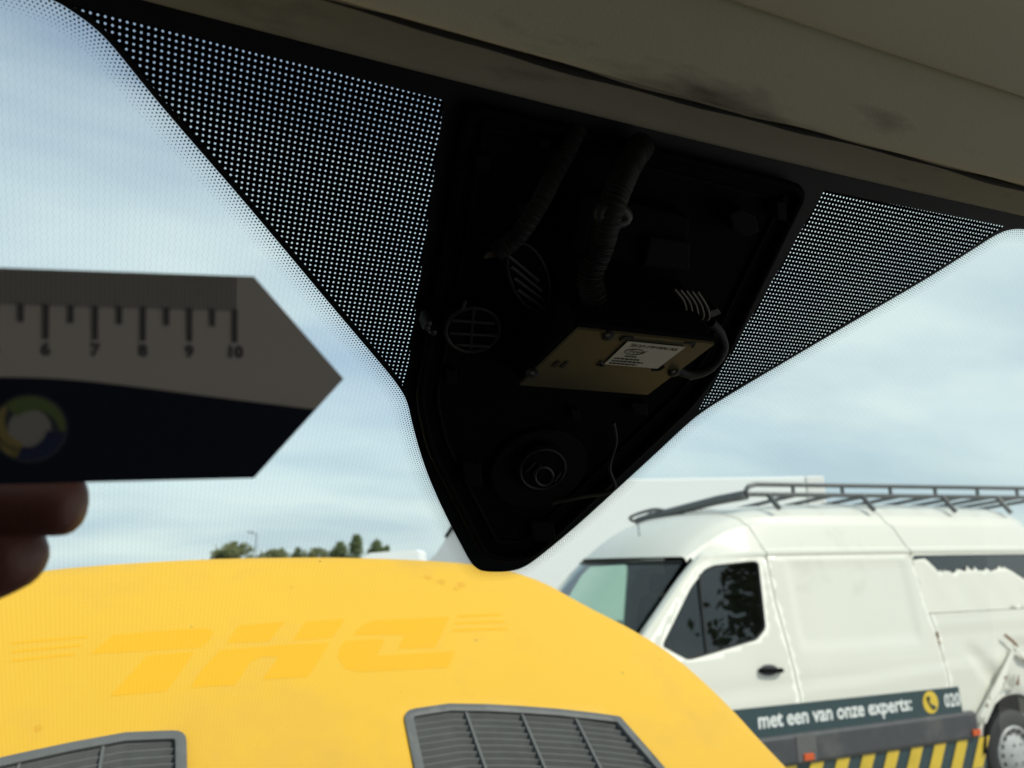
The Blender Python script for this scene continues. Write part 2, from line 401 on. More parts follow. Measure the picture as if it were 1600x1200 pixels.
# windscreen: clear glass with fine wavy heating wires and a few specks of dust
def screen_mat():
    mt, t, out = new_mat('heated_windscreen')
    uv = N(t, 'ShaderNodeUVMap'); uv.uv_map = 'uv'
    sp = N(t, 'ShaderNodeSeparateXYZ'); t.links.new(uv.outputs[0], sp.inputs[0])
    nz = N(t, 'ShaderNodeTexNoise'); t.links.new(uv.outputs[0], nz.inputs['Vector']); nz.inputs['Scale'].default_value = .12
    ph = math_n(t, 'MULTIPLY', math_n(t, 'FLOOR', math_n(t, 'DIVIDE', sp.outputs['X'], 2.1)), 2.4)
    wv = math_n(t, 'MULTIPLY', math_n(t, 'SINE', math_n(t, 'ADD', math_n(t, 'MULTIPLY', sp.outputs['Y'], 2*math.pi/3.4), ph)), .32)
    x = math_n(t, 'ADD', math_n(t, 'ADD', sp.outputs['X'], wv), 0.0)
    fr = math_n(t, 'ABSOLUTE', math_n(t, 'SUBTRACT', math_n(t, 'FRACT', math_n(t, 'DIVIDE', x, 2.1)), .5))
    line = N(t, 'ShaderNodeMapRange'); t.links.new(fr, line.inputs['Value']); line.inputs['From Min'].default_value = .03; line.inputs['From Max'].default_value = .10; line.inputs['To Min'].default_value = .90; line.inputs['To Max'].default_value = 1
    vo = N(t, 'ShaderNodeTexVoronoi'); t.links.new(uv.outputs[0], vo.inputs['Vector']); vo.inputs['Scale'].default_value = .055
    wn2 = N(t, 'ShaderNodeSeparateColor'); t.links.new(vo.outputs['Color'], wn2.inputs[0])
    rr = math_n(t, 'MULTIPLY', math_n(t, 'POWER', wn2.outputs[0], 6), .035)
    spk = math_n(t, 'GREATER_THAN', vo.outputs['Distance'], rr)
    spk2 = math_n(t, 'ADD', math_n(t, 'MULTIPLY', spk, .55), .45)
    k = math_n(t, 'MULTIPLY', line.outputs[0], spk2)
    cmb = N(t, 'ShaderNodeCombineColor')
    t.links.new(math_n(t, 'MULTIPLY', k, .955), cmb.inputs[0]); t.links.new(math_n(t, 'MULTIPLY', k, .985), cmb.inputs[1]); t.links.new(math_n(t, 'MULTIPLY', k, .965), cmb.inputs[2])
    tr = N(t, 'ShaderNodeBsdfTransparent'); t.links.new(cmb.outputs[0], tr.inputs[0])
    g = N(t, 'ShaderNodeBsdfGlossy'); g.inputs['Roughness'].default_value = .02
    f = N(t, 'ShaderNodeFresnel'); f.inputs['IOR'].default_value = 1.25
    ms = N(t, 'ShaderNodeMixShader'); t.links.new(f.outputs[0], ms.inputs[0]); t.links.new(tr.outputs[0], ms.inputs[1]); t.links.new(g.outputs[0], ms.inputs[2])
    t.links.new(ms.outputs[0], out.inputs[0]); return mt
M['screen'] = screen_mat()

# printed dots: regular clear dots in a black field
def dots_mat():
    mt, t, out = new_mat('printed_dot_field')
    uv = N(t, 'ShaderNodeUVMap'); uv.uv_map = 'uv'
    sp = N(t, 'ShaderNodeSeparateXYZ'); t.links.new(uv.outputs[0], sp.inputs[0])
    def cell(s): return math_n(t, 'SUBTRACT', math_n(t, 'FRACT', math_n(t, 'DIVIDE', s, 2.19)), .5)
    a, b = cell(sp.outputs['X']), cell(sp.outputs['Y'])
    r = math_n(t, 'SQRT', math_n(t, 'ADD', math_n(t, 'MULTIPLY', a, a), math_n(t, 'MULTIPLY', b, b)))
    k = math_n(t, "LESS_THAN", r, .185)
    tr = N(t, 'ShaderNodeBsdfTransparent'); bl = N(t, 'ShaderNodeBsdfDiffuse'); bl.inputs[0].default_value = (.006, .006, .008, 1)
    ms = N(t, 'ShaderNodeMixShader'); t.links.new(k, ms.inputs[0]); t.links.new(bl.outputs[0], ms.inputs[1]); t.links.new(tr.outputs[0], ms.inputs[2])
    t.links.new(ms.outputs[0], out.inputs[0]); return mt
M['dots'] = dots_mat()
# fading edge: black dots that shrink away from the print; U along the edge, V across (mm)
def fade_mat():
    mt, t, out = new_mat('printed_fading_dots')
    uv = N(t, 'ShaderNodeUVMap'); uv.uv_map = 'uv'
    sp = N(t, 'ShaderNodeSeparateXYZ'); t.links.new(uv.outputs[0], sp.inputs[0])
    P = 1.5; Q = P*.8
    row = math_n(t, 'FLOOR', math_n(t, 'DIVIDE', sp.outputs['Y'], Q))
    sh = math_n(t, 'MULTIPLY', math_n(t, 'MODULO', row, 2.0), .5)
    a = math_n(t, 'SUBTRACT', math_n(t, 'FRACT', math_n(t, 'ADD', math_n(t, 'DIVIDE', sp.outputs['X'], P), sh)), .5)
    b = math_n(t, 'MULTIPLY', math_n(t, 'SUBTRACT', math_n(t, 'FRACT', math_n(t, 'DIVIDE', sp.outputs['Y'], Q)), .5), .8)
    r = math_n(t, 'SQRT', math_n(t, 'ADD', math_n(t, 'MULTIPLY', a, a), math_n(t, 'MULTIPLY', b, b)))
    mr = N(t, 'ShaderNodeMapRange'); t.links.new(row, mr.inputs['Value']); mr.inputs['From Min'].default_value = 0; mr.inputs['From Max'].default_value = 6; mr.inputs['To Min'].default_value = .27; mr.inputs['To Max'].default_value = .09
    k = math_n(t, 'GREATER_THAN', r, mr.outputs[0])
    tr = N(t, 'ShaderNodeBsdfTransparent'); bl = N(t, 'ShaderNodeBsdfDiffuse'); bl.inputs[0].default_value = (.006, .006, .008, 1)
    ms = N(t, 'ShaderNodeMixShader'); t.links.new(k, ms.inputs[0]); t.links.new(bl.outputs[0], ms.inputs[1]); t.links.new(tr.outputs[0], ms.inputs[2])
    t.links.new(ms.outputs[0], out.inputs[0]); return mt
M['fade'] = fade_mat()

# ------------------------------------------------------------------ ground
g = link('ground', mesh([(-900, -900, 0), (900, -900, 0), (900, 900, 0), (-900, 900, 0)], [(0, 1, 2, 3)]), M['bounce_ground']); prop(g, kind='structure')

# ================================================================== own yellow van: windscreen, roof lining, open bonnet
XC, RK, KC, WD = .1857, rad(43.68), .0763, .45
own = empty('yellow_van', (0, 0, 0))
prop(own, 'yellow van seen from its own cab, bonnet raised outside the windscreen', 'van')
CR, SR = math.cos(RK), math.sin(RK)
def W(u, v, n=0.):
    """point on the windscreen: u across from the middle, v up the slope from eye level, n into the cab (metres)"""
    nx, ny, nz_ = 2*KC*u*SR, SR, CR      # outward normal (unnormalised, nearly unit)
    return Vector((XC+u-nx*n, WD-v*CR-KC*u*u-ny*n, CZ+v*SR-nz_*n))
def w_uv(p, n=0.):
    """pixel -> (u, v) on the windscreen offset n into the cab"""
    d = ray(p); t = .4
    for _ in range(30):
        q = d*t; u = q.x-XC
        Fv = (q.y-(WD-KC*u*u))*SR+q.z*CR+n
        t -= Fv/((d.y+2*KC*u*d.x)*SR+d.z*CR)
    q = d*t; return (q.x-XC, (q.z+n*CR)/SR)
mmuv = lambda u, v: (u*1000, v*1000)
pane = sheet('windshield', rounded([(-.90, -.62), (.90, -.62), (.80, .315), (-.80, .315)], .06), [], lambda u, v: W(u, v, 0), M['screen'], own, .06, uv=mmuv)

edge_px = [(-260, -75), (-160, -60), (-60, -45), (20, -26), (87, 0), (117, 19), (142, 37), (167, 60), (192, 90), (240, 150), (300, 220), (370, 300), (450, 395), (525, 485), (600, 573), (622, 601), (636, 625), (643, 660), (660, 720), (680, 770), (700, 812), (720, 850), (735, 878), (748, 889), (764, 891.5), (795, 891), (817, 885), (838, 871), (900, 820), (960, 765), (1020, 710), (1072, 661), (1098, 640), (1150, 608), (1250, 549), (1350, 490), (1450, 432), (1525, 384), (1556, 364), (1580, 356), (1610, 358), (1680, 372), (1800, 400)]
edge = [w_uv(p) for p in edge_px]
edge = [(-.79, edge[0][1]-.004)]+edge+[(.79, edge[-1][1]-.004)]
edge = chaikin(edge, 2)
top_v = .312
frit_outer = [(edge[0][0], top_v)] + edge + [(edge[-1][0], top_v)]
def inset_edge(i0, i1):
    return [w_uv(p) for p in edge_px[i0:i1]]
dot_left = [w_uv(p) for p in [(104, 4), (690, 155), (692, 160), (632, 606), (612, 574), (533, 480), (458, 390), (378, 295), (308, 215), (248, 145), (200, 85), (172, 52), (140, 22)]]
dot_right = [w_uv(p) for p in [(1286, 296), (1566, 352), (1550, 363), (1522, 381), (1448, 428), (1348, 486.5), (1248, 545.5), (1148, 604.5), (1098, 636), (1090, 640), (1100, 620)]]
NI = .0012
frit = sheet('frit', frit_outer, [dot_left, dot_right], lambda u, v: W(u, v, NI), M['frit'], pane, .02, uv=mmuv)
for d in (dot_left, dot_right):
    sheet('dot_field', d, [], lambda u, v: W(u, v, NI), M['dots'], pane, .02, uv=mmuv)
# fading strip along the print's edge
def resample(pts, step):
    P = [Vector(p) for p in pts]; cum = [0.]
    for a, b in zip(P, P[1:]): cum.append(cum[-1]+(b-a).length)
    out = []; j = 0; k = 0
    while k*step <= cum[-1]:
        d = k*step
        while j < len(P)-2 and cum[j+1] < d: j += 1
        L = cum[j+1]-cum[j]; out.append(P[j].lerp(P[j+1], (d-cum[j])/L if L else 0)); k += 1
    return out
el = resample(edge, .0015)
FW = .0083
rows = []; uvs = []
nrm = []
for i in range(len(el)):
    t = el[min(i+3, len(el)-1)]-el[max(i-3, 0)]; t.normalize(); nrm.append(Vector((t.y, -t.x)))
sgn = 1 if nrm[len(nrm)//2].y < 0 else -1
for i, p in enumerate(el):
    rows.append([W(*(p+nrm[i]*sgn*w*FW), NI) for w in (0, .5, 1)]); uvs.append([(i*1.5, w*FW*1000) for w in (0, .5, 1)])
v = [q for r in rows for q in r]; uvf = [q for r in uvs for q in r]
f = [(i*3+k, i*3+k+1, i*3+k+4, i*3+k+3) for i in range(len(rows)-1) for k in range(2)]
me = mesh(v, f); lay = me.uv_layers.new(name='uv')
for l in me.loops: lay.data[l.index].uv = uvf[l.vertex_index]
link('fading_edge', me, M['fade'], pane, True)

# ---- roof lining, header trim
def sweep(name, prof, mat, x0=-.72, x1=1.10, n=60, parent=own, twist=0.):
    rows = []
    for i in range(n+1):
        x = x0+(x1-x0)*i/n; u = x-XC
        k = twist*smooth01((x-.16)/.30)
        rows.append([Vector((x, y-KC*u*u*.9, CZ+z+k*min(.06, max(0, .166-y)))) for y, z in prof])
    return loft(name, rows, mat, parent, True, angle=60)
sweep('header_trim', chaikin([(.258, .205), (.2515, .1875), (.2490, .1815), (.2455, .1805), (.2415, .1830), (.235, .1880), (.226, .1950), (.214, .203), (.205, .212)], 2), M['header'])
sweep('roof_lining', chaikin([(.205, .200), (.2015, .180), (.2005, .1665), (.1985, .1612), (.1955, .1610), (.190, .1628), (.180, .1685), (.1715, .1765), (.1690, .1790), (.1680, .190)], 2), M['lining'])
sweep('overhead_shelf', chaikin([(.174, .198), (.1695, .1835), (.1675, .1765), (.1640, .1745), (.152, .1765), (.12, .184), (.05, .20), (-.10, .235), (-.45, .275), (-1.25, .285)], 2), M['lining'], twist=1.25)
tube('fold_shade_strip', [Vector((x, .2068-KC*(x-XC)**2*.9, CZ+.1668+.0006*math.sin(x*31))) for x in [-.7+i*.01 for i in range(180)]], .0020, M['seat'], own, 8, rfn=lambda t: .0009+.0005*math.sin(t*67)*math.sin(t*23+1)+.0003*math.sin(t*211))  # thin dark strip standing in for the shade behind the lining's lip
# ---- cab around the camera, lit through its windows and the right doorway
XL, XR = XC-.97, XC+.97
sweep('roof_panel', [(.262, .215), (.15, .262), (-.1, .31), (-.6, .34), (-1.3, .345)], M['yellow'], XL-.02, XR+.02)
def side(x):
    return lambda y, z: Vector((x, y, CZ+z))
for x in (XL, XR):
    # left side darkened and right doorway enlarged, to light the cab from the right
    opening = rounded([(-.55, -.40), (.62, -.40), (.15, .05), (-.50, .06)], .06) if x < 0 else rounded([(-1.15, -1.35), (.80, -1.35), (.88, -.47), (.26, .21), (-1.1, .27)], .03)
    sheet('cab_side', [(-1.3, -1.45), (.95, -1.45), (.95, -.50), (.20, .26), (-1.3, .33)], [opening], side(x), M['darkgrey'] if x < 0 else M['trim'], own, .3, smooth=False)
    if x < 0: sheet('side_glass', rounded([(-.56, -.41), (.63, -.41), (.15, .06), (-.51, .07)], .06), [], side(x-.004), glass_mat('cab_side_glass', (.16, .18, .17)), own, .4, smooth=False)  # glass tint deepened to hold back light on the left
# added door out of view: its pale inner face bounces daylight into the cab
def door_pt(a, z): return Vector((XR+.05+a*math.cos(rad(12)), .70+a*math.sin(rad(12)), CZ+z))
sheet('bounce_door', [(0, -1.30), (1.05, -1.30), (1.05, .10), (.95, .20), (.62, .20), (0, -.42)], [rounded([(.10, -.42), (.97, -.42), (.92, .12), (.62, .12)], .04)], door_pt, pm('pale_bounce_lining', (.55, .54, .50), .7, var=.06), own, .2, thick=.06)
box('rear_bulkhead', (XL, -1.33, .5), (XR, -1.28, CZ+.33), M['darkgrey'], own)
box('cab_floor', (XL, -1.3, .45), (XR, .95, .5), M['trim'], own)
box('firewall', (XL, .97, .45), (XR, 1.0, CZ-.47), M['darkgrey'], own)
dash = prism('dashboard', [(XL+.01, .90, CZ-.47), (XL+.01, .30, CZ-.43), (XL+.01, .20, CZ-.52), (XL+.01, .24, CZ-.80), (XL+.01, .90, CZ-.9)], (XR-XL-.02, 0, 0), M['darkgrey'], own)
for sx in (-.42, .42):
    seat = empty('seat', (XC+sx, -.6, .5)); seat.parent = own
    prism('seat_cushion', [(XC+sx-.24, -.45, .85), (XC+sx+.24, -.45, .85), (XC+sx+.24, -.95, .80), (XC+sx-.24, -.95, .80)], (0, 0, .14), M['owncloth'], seat, bevel=.04)
    prism('seat_back', [(XC+sx-.24, -.90, .94), (XC+sx+.24, -.90, .94), (XC+sx+.22, -1.10, 1.60), (XC+sx-.22, -1.10, 1.60)], (0, -.12, .02), M['owncloth'], seat, bevel=.04)
# pillars beside the windscreen
for s in (-1, 1):
    path = [W(s*(.885-.08*(v+.66)), v, .015) for v in (-.66, -.3, 0, .2, .33)]
    tube('windshield_pillar', path, .045, M['lining'], own, 10)
box('cowl', (XL+.05, .93, CZ-.56), (XR-.05, 1.06, CZ-.46), M['black'], own)
# nose of the van below the raised bonnet
NX0, NX1 = XC-.95, XC+.95
prism('front_fender', [(NX0, .95, .55), (NX0, 1.75, .55), (NX0, 1.72, 1.02), (NX0, 1.05, 1.36), (NX0, .95, 1.40)], (.17, 0, 0), M['yellow'], own, bevel=.03)
prism('front_fender', [(NX1-.17, .95, .55), (NX1-.17, 1.75, .55), (NX1-.17, 1.72, 1.02), (NX1-.17, 1.05, 1.36), (NX1-.17, .95, 1.40)], (.17, 0, 0), M['yellow'], own, bevel=.03)
box('radiator_panel', (NX0+.18, 1.6, .45), (NX1-.18, 1.75, .98), M['black'], own, bevel=.03)
box('engine_cover', (NX0+.3, 1.02, .6), (NX1-.3, 1.55, .95), M['black'], own, bevel=.04)
box('front_bumper', (NX0-.01, 1.77, .30), (NX1+.01, 1.92, .60), M['darkgrey'], own, bevel=.05)
for sx in (-1, 1):
    for y in (1.3,):
        lathe('front_wheel', (XC+sx*.86, y, .34), (sx, 0, 0), [(.0, .10), (.2, .11), (.22, .08), (.33, .10), (.34, .06), (.34, -.08), (.2, -.1)], M['rubber'], own, 28)
tube('bonnet_stay', [(XC-.55, 1.62, .98), (XC-.45, 1.40, CZ-.13)], .006, M['steel'], own, 8)

# ---- raised bonnet
HA = rad(37.32); HP = Vector((0, .9, -.35))*(.1857/.1706)
HV = Vector((0, math.cos(HA), math.sin(HA))); HN = Vector((0, -math.sin(HA), math.cos(HA)))
def crown(u, v): return -.030*(abs(u)/.75)**3 - .05*max(0, v-.5)**2/.025*.25
def H(u, v, n=0.):
    return EYE+HP+Vector((XC+u, 0, 0))+HV*v+HN*(crown(u, v)+n)
def h_uv(p):
    d = ray(p); k = 0.
    for _ in range(12):
        q = d*((HP.dot(HN)+k)/d.dot(HN)); u = q.x-XC; v = (q-HP).dot(HV); k = crown(u, v)
    return (u, v)
sil = [(505, 871), (600, 873), (700, 878), (760, 884), (800, 893), (850, 910), (905, 942), (1000, 990), (1060, 1030), (1110, 1075), (1150, 1115), (1190, 1160), (1240, 1212)]
hr = [h_uv(p) for p in sil]
hr = [(0, hr[0][1])]+[(u, v) for u, v in hr if u > .05]
hr += [(.757, .03), (.755, -.02)]
hr = chaikin(hr, 1)
hood_out = hr+[(-u, v) for u, v in reversed(hr[1:])]
# vent outlines
g_px = [(640, 1103), (700, 1102), (760, 1103), (815, 1106), (870, 1110), (925, 1116), (968, 1122), (992, 1134), (1036, 1200)]
gr = [h_uv(p) for p in g_px]
g_out = [(.150, .276)]+[(u, v) for u, v in gr[1:]]+[(.545, .085), (.52, .055), (.14, .075)]
g_out[-5] = (.512, .213)
def scale_poly(poly, d):
    cx = sum(p[0] for p in poly)/len(poly); cy = sum(p[1] for p in poly)/len(poly)
    N_ = len(poly); out = []
    for i in range(N_):
        a, b, c = Vector(poly[i-1]), Vector(poly[i]), Vector(poly[(i+1) % N_])
        n1 = (b-a).normalized(); n2 = (c-b).normalized(); n = Vector((n1.y+n2.y, -n1.x-n2.x)).normalized()
        if (n.x*(cx-b.x)+n.y*(cy-b.y)) < 0: n = -n
        out.append(tuple(b+n*d))
    return out
g_out = rounded(g_out, [.018]+[.004]*6+[.03]+[.02]*5, 4)
g_in = scale_poly(g_out, .0135)
g_wide = scale_poly(g_out, .0095)
mir = lambda P: [(-u, v) for u, v in reversed(P)]
g_hole = scale_poly(g_out, .004)
hood = sheet('hood', hood_out, [g_hole, mir(g_hole)], H, M['yellow'], own, .03, thick=.022, bevel=.006)
prop(hood, 'raised yellow bonnet with ghost lettering')
def vent(s):
    root = empty('vent_grille'); root.parent = own
    P = (lambda L: L) if s > 0 else mir
    fr = sheet('frame', P(g_out), [P(g_in)], lambda u, v: H(u, v, .004), M['grille'], root, .02, thick=.02, bevel=.003)
    sheet('duct_floor', P(scale_poly(g_out, .006)), [], lambda u, v: H(u, v, -.026), M['black'], root, .05, smooth=True)
    top = [(u, v) for u, v in gr]
    def vtop(u):
        u = abs(u)
        pts = [(.13, .277)]+[(a, b) for a, b in gr[1:7]]+[(.56, .19)]
        for (a, b), (c, d) in zip(pts, pts[1:]):
            if a <= u <= c: return b+(d-b)*(u-a)/(c-a)
        return pts[-1][1]
    k = 0
    for k in range(15):
        off = .0175+k*.0118
        us = [.14+i*.003 for i in range(140)]
        us = [u for u in us if inside((u, vtop(u)-off), g_wide)]
        if len(us) < 4: continue
        rows = []
        for u in us:
            v0 = vtop(u)-off; q = s*u
            a, b = H(q, v0+.0026, -.002), H(q, v0-.0026, -.010)
            t = HV*.0012
            rows.append([a+t, a-t*.2, b-t, b+t])
        if s < 0: rows.reverse()
        loft('slat', rows, M['grille'], root, False, True)
    for u in (.248, .338, .427):
        ve = [v for v in [x*.002 for x in range(20, 150)] if inside((u, v), g_in)]
        if not ve: continue
        a, b = max(ve)+.004, min(ve)-.004
        rows = []
        for i in range(7):
            v = a+(b-a)*i/6
            rows.append([H(s*u-.0018, v, .0015), H(s*u+.0018, v, .0015), H(s*u+.0018, v, -.008), H(s*u-.0018, v, -.008)])
        loft('divider', rows, M['grille'], root, False, True)
    return root
vent(1); vent(-1)
# ghost of the removed lettering (reads from the front of the van, so upside down from the cab)
Z6 = lambda P: [(x/1.951, 920+y/1.951) for x, y in P]
letters = [
 ('letter', [(274, 199), (345, 141), (480, 129), (600, 121), (640, 122), (650, 131), (640, 155), (612, 180), (440, 190)]),
 ('letter', [(447, 203), (592, 192), (560, 240), (508, 312), (335, 328), (400, 258)]),
 ('letter', [(727, 112), (868, 100), (820, 160), (690, 166)]),
 ('letter', [(932, 100), (1052, 92), (1012, 150), (892, 158)]),
 ('letter', [(672, 187), (850, 172), (1004, 164), (975, 215), (937, 270), (800, 276), (850, 207), (800, 207), (765, 222), (716, 294), (580, 301), (615, 245)]),
 ('letter', [(1140, 96), (1370, 85), (1350, 130), (1326, 180), (1214, 183), (1232, 141), (1074, 141), (1105, 110)]),
 ('letter', [(1052, 158), (1160, 153), (1172, 160), (1148, 202), (1160, 204), (1388, 190), (1366, 240), (1180, 250), (1090, 253), (1050, 243), (1030, 210), (1035, 180)]),
]
for nm, P in letters:
    sheet(nm, [h_uv(p) for p in Z6(P)], [], lambda u, v: H(u, v, .00018), M['ghost'], hood, .02, smooth=False)
for a, b in [((1395, 84), (1528, 78)), ((1386, 105), (1537, 100)), ((1380, 127), (1546, 122)), ((32, 166), (268, 146)), ((32, 193), (248, 172)), ((32, 220), (226, 199))]:
    sheet('letter_stripe', [h_uv(p) for p in Z6([(a[0], a[1]-3.5), (b[0], b[1]-3.5), (b[0], b[1]+3.5), (a[0], a[1]+3.5)])], [], lambda u, v: H(u, v, .00018), M['ghost'], hood, .02, smooth=False)

for k, (px_, py_, rr) in enumerate([(668, 902, .008), (690, 909, .009), (721, 914, .010), (712, 920, .005), (60, 1138, .006), (455, 918, .004)]):
    u0, v0 = h_uv((px_, py_)); rs = random.Random(k)
    sheet('resin_spot', [(u0+rr*(.7+.5*rs.random())*math.cos(w), v0+rr*(.7+.5*rs.random())*math.sin(w)) for w in [2*math.pi*i/11 for i in range(11)]], [], lambda u, v: H(u, v, .0002), M['resin'], hood, .02, smooth=False)
# ---- sensor carrier behind the windscreen
carrier = empty('sensor_carrier'); carrier.parent = own
def wpoly(name, px, n0, n1, mat, parent, bevel=0, nsrc=None):
    """prism standing on the glass, between n0 and n1 metres inside"""
    P = [w_uv(p, n1 if nsrc is None else nsrc) for p in px]
    lo = [W(u, v, n0) for u, v in P]; hi = [W(u, v, n1) for u, v in P]; n = len(P)
    f = [tuple(range(n-1, -1, -1)), tuple(range(n, 2*n))]+[(i, (i+1) % n, n+(i+1) % n, n+i) for i in range(n)]
    o = link(name, fix(mesh(lo+hi, f)), mat, parent)
    if bevel:
        b = o.modifiers.new('b', 'BEVEL'); b.width = bevel; b.segments = 2; b.limit_method = 'ANGLE'
    return o
def wp(p, n): return W(*w_uv(p, n), n)
plate_px = rounded([(735, 168), (1258, 296), (1125, 570), (1080, 632), (828, 872), (760, 872), (672, 700), (655, 620), (700, 380)], 24, 4)
wpoly('carrier_plate', plate_px, .0025, .005, M['black'], carrier)
tube('carrier_rim', [wp(p, .007) for p in densify(plate_px, 12)], .0022, M['black'], carrier, 8, closed=True)
inner = scale_poly(rounded([(735, 168), (1258, 296), (1125, 570), (1080, 632), (828, 872), (760, 872), (672, 700), (655, 620), (700, 380)], 24, 4), 26)
tube('carrier_rim', [wp(p, .006) for p in densify(inner, 12)], .001, M['dim'], carrier, 6, closed=True)
for c, w, h, n in [((755, 255), 12, 13, .014), ((815, 328), 9, 12, .012), ((852, 225), 10, 9, .012), ((1222, 330), 9, 17, .012), ((738, 742), 16, 20, .010), ((850, 832), 20, 16, .010), ((1000, 640), 14, 10, .01), ((900, 650), 8, 10, .01), ((765, 375), 10, 9, .012), ((705, 590), 10, 12, .01)]:
    x, y = c; wpoly('clip', [(x-w, y-h), (x+w*.8, y-h*.8), (x+w, y+h), (x-w*.8, y+h*.8)], .004, n, M['dim'], carrier, .0008)
wpoly('hex_boss', [(1140, 335), (1158, 326), (1182, 338), (1188, 362), (1168, 372), (1146, 362)], .004, .018, M['dim'], carrier, .001)
wpoly('control_box', [(905, 300), (1080, 340), (1075, 430), (885, 395)], .005, .020, M['black'], carrier, .002)
wpoly('control_box_step', [(1015, 370), (1080, 380), (1078, 424), (1005, 418)], .020, .024, M['dim'], carrier, .001)
# ribbed oval
def oval(cx, cy, a, b, rot, n=28):
    return [(cx+a*math.cos(w)*math.cos(rot)-b*math.sin(w)*math.sin(rot), cy+a*math.cos(w)*math.sin(rot)+b*math.sin(w)*math.cos(rot)) for w in [2*math.pi*k/n for k in range(n)]]
wpoly('oval_cap', oval(826, 432, 30, 56, rad(-20)), .005, .024, M['black'], carrier, .001)
tube('oval_cap_rim', [wp(p, .0245) for p in oval(826, 432, 29, 55, rad(-20))], .0006, M['dim2'], carrier, 6, closed=True)
for k in range(4):
    o = (k-1.5)*18
    tube('oval_rib', [wp((800+o*.3, 425+o), .025), wp((848+o*.25, 462+o*.85), .025)], .0009, M['dim2'], carrier, 6)
# round sensor with ribs
wpoly('round_sensor', oval(738, 515, 44, 36, rad(-8)), .005, .016, M['black'], carrier, .001)
tube('round_sensor_rim', [wp(p, .0165) for p in oval(738, 515, 42, 34, rad(-8))], .0009, M['dim2'], carrier, 6, closed=True)
for a, b in [((705, 500), (772, 505)), ((702, 520), (775, 524)), ((712, 538), (766, 541)), ((740, 482), (734, 545)), ((722, 484), (728, 470))]:
    tube('sensor_rib', [wp(a, .017), wp(b, .017)], .0009, M['dim2'], carrier, 6)
for c in [(668, 503), (676, 517), (666, 510)]:
    q = wp(c, .014); lathe('rivet', q, (0, -SR, -CR), [(0, .0025), (.0015, .002), (.002, 0), (.002, -.008)], M['sleeve'], carrier, 10)
# mirror mount: ring and button
wpoly('mirror_foot', oval(842, 733, 78, 58, rad(-22)), .005, .009, M['dim'], carrier, .001)
wpoly('mirror_button', oval(848, 733, 42, 36, rad(-22)), .009, .014, M['black'], carrier, .001)
tube('mirror_button_ring', [wp(p, .0143) for p in oval(848, 733, 36, 30, rad(-22))], .0007, M['dim2'], carrier, 6, closed=True)
tube('mirror_button_ring', [wp(p, .0148) for p in oval(850, 744, 14, 14, 0)], .0008, M['sleeve'], carrier, 6, closed=True)
for a, b in [((822, 736), (836, 722)), ((832, 740), (846, 726)), ((866, 752), (876, 738))]:
    tube('mirror_button_rib', [wp(a, .0148), wp(b, .0148)], .0007, M['sleeve'], carrier, 6)
# conduits
def ribbed(name, px, r, n, mat, ribs):
    path = smooth_path([wp(p, n*k) for p, k in zip(px, (.25, .6, 1, 1, 1, 1))], 40)
    return tube(name, path, r, mat, carrier, 10, rfn=lambda t: r*(1+.07*math.sin(t*ribs*2*math.pi)))
ribbed('conduit', [(1003, 226), (980, 262), (958, 315), (938, 385), (922, 430), (928, 468)], .0058, .034, M['cable'], 60)
ribbed('conduit', [(905, 200), (868, 268), (838, 325), (805, 372), (772, 395)], .0040, .026, M['cable'], 60)
tube('cable_clamp', [wp(p, .036) for p in oval(957, 335, 22, 12, rad(12), 20)], .0028, M['sleeve'], carrier, 8, closed=True)
for k in range(3):
    tube('wire', smooth_path([wp(p, .027) for p in [(792+k*3, 378+k*4), (776, 392+k*3), (760-k*2, 396+k*3)]]), .0006, M['wire'], carrier, 6)
for k in range(5):
    x = 1068+k*9
    tube('wire', smooth_path([wp(p, .028) for p in [(x-14, 452+k), (x, 470+k*2), (x+4, 490+k), (x-3+k, 500)]]), .0008, M['wire'], carrier, 6)
wpoly('plug', [(1105, 487), (1122, 482), (1128, 490), (1112, 497)], 0.018, .026, M['sleeve'], carrier, .0005)
tube('cable_sleeve', smooth_path([wp(p, .022) for p in [(1112, 505), (1124, 518), (1132, 540), (1124, 560), (1106, 578), (1080, 586), (1058, 578)]]), .0024, M['rubber'], carrier, 8)
for a in [[(1131, 540), (1124, 560)], [(1112, 573), (1098, 582)], [(1092, 583), (1076, 587)], [(1118, 514), (1127, 523)]]:
    tube('sleeve_band', smooth_path([wp(p, .0215) for p in a], 4), .0027, M['sleeve'], carrier, 8)
tube('cable_sleeve', smooth_path([wp(p, .012) for p in [(958, 660), (962, 690), (952, 730), (958, 765), (900, 778), (862, 786)]]), .0012, M['cable'], carrier, 6)

# ---- camera module with gold cover plate
module = empty('camera_module'); module.parent = own
c_px = [(903, 515), (1117, 538), (1012, 617), (812, 602)]
c_n = [.050, .050, .020, .020]
cp = [wp(p, n) for p, n in zip(c_px, c_n)]
nP = (cp[1]-cp[0]).cross(cp[3]-cp[0]).normalized()
if nP.dot(EYE-cp[0]) < 0: nP = -nP
prism('cover_plate', cp, -nP*.002, M['foil'], module)
back = [p-nP*.0025 for p in cp]
lowr = [W(*w_uv(p, n), .006) for p, n in zip(c_px, c_n)]
lowr[0] = lowr[0]+Vector((0, -.004, .012)); lowr[1] = lowr[1]+Vector((0, -.004, .012))
n_ = 4
link('housing', fix(mesh(back+lowr, [(0, 1, 2, 3), (7, 6, 5, 4)]+[(i, (i+1) % 4, 4+(i+1) % 4, 4+i) for i in range(4)])), M['black'], module)
for i in range(4):      # thin lip round the plate
    a, b = cp[i], cp[(i+1) % 4]
    tube('plate_lip', [a-nP*.0028, b-nP*.0028], .0015, M['black'], module, 6)
def onplate(p, n=.0006):
    d = ray(p); return EYE+d*((cp[0]+nP*n-EYE).dot(nP)/d.dot(nP))
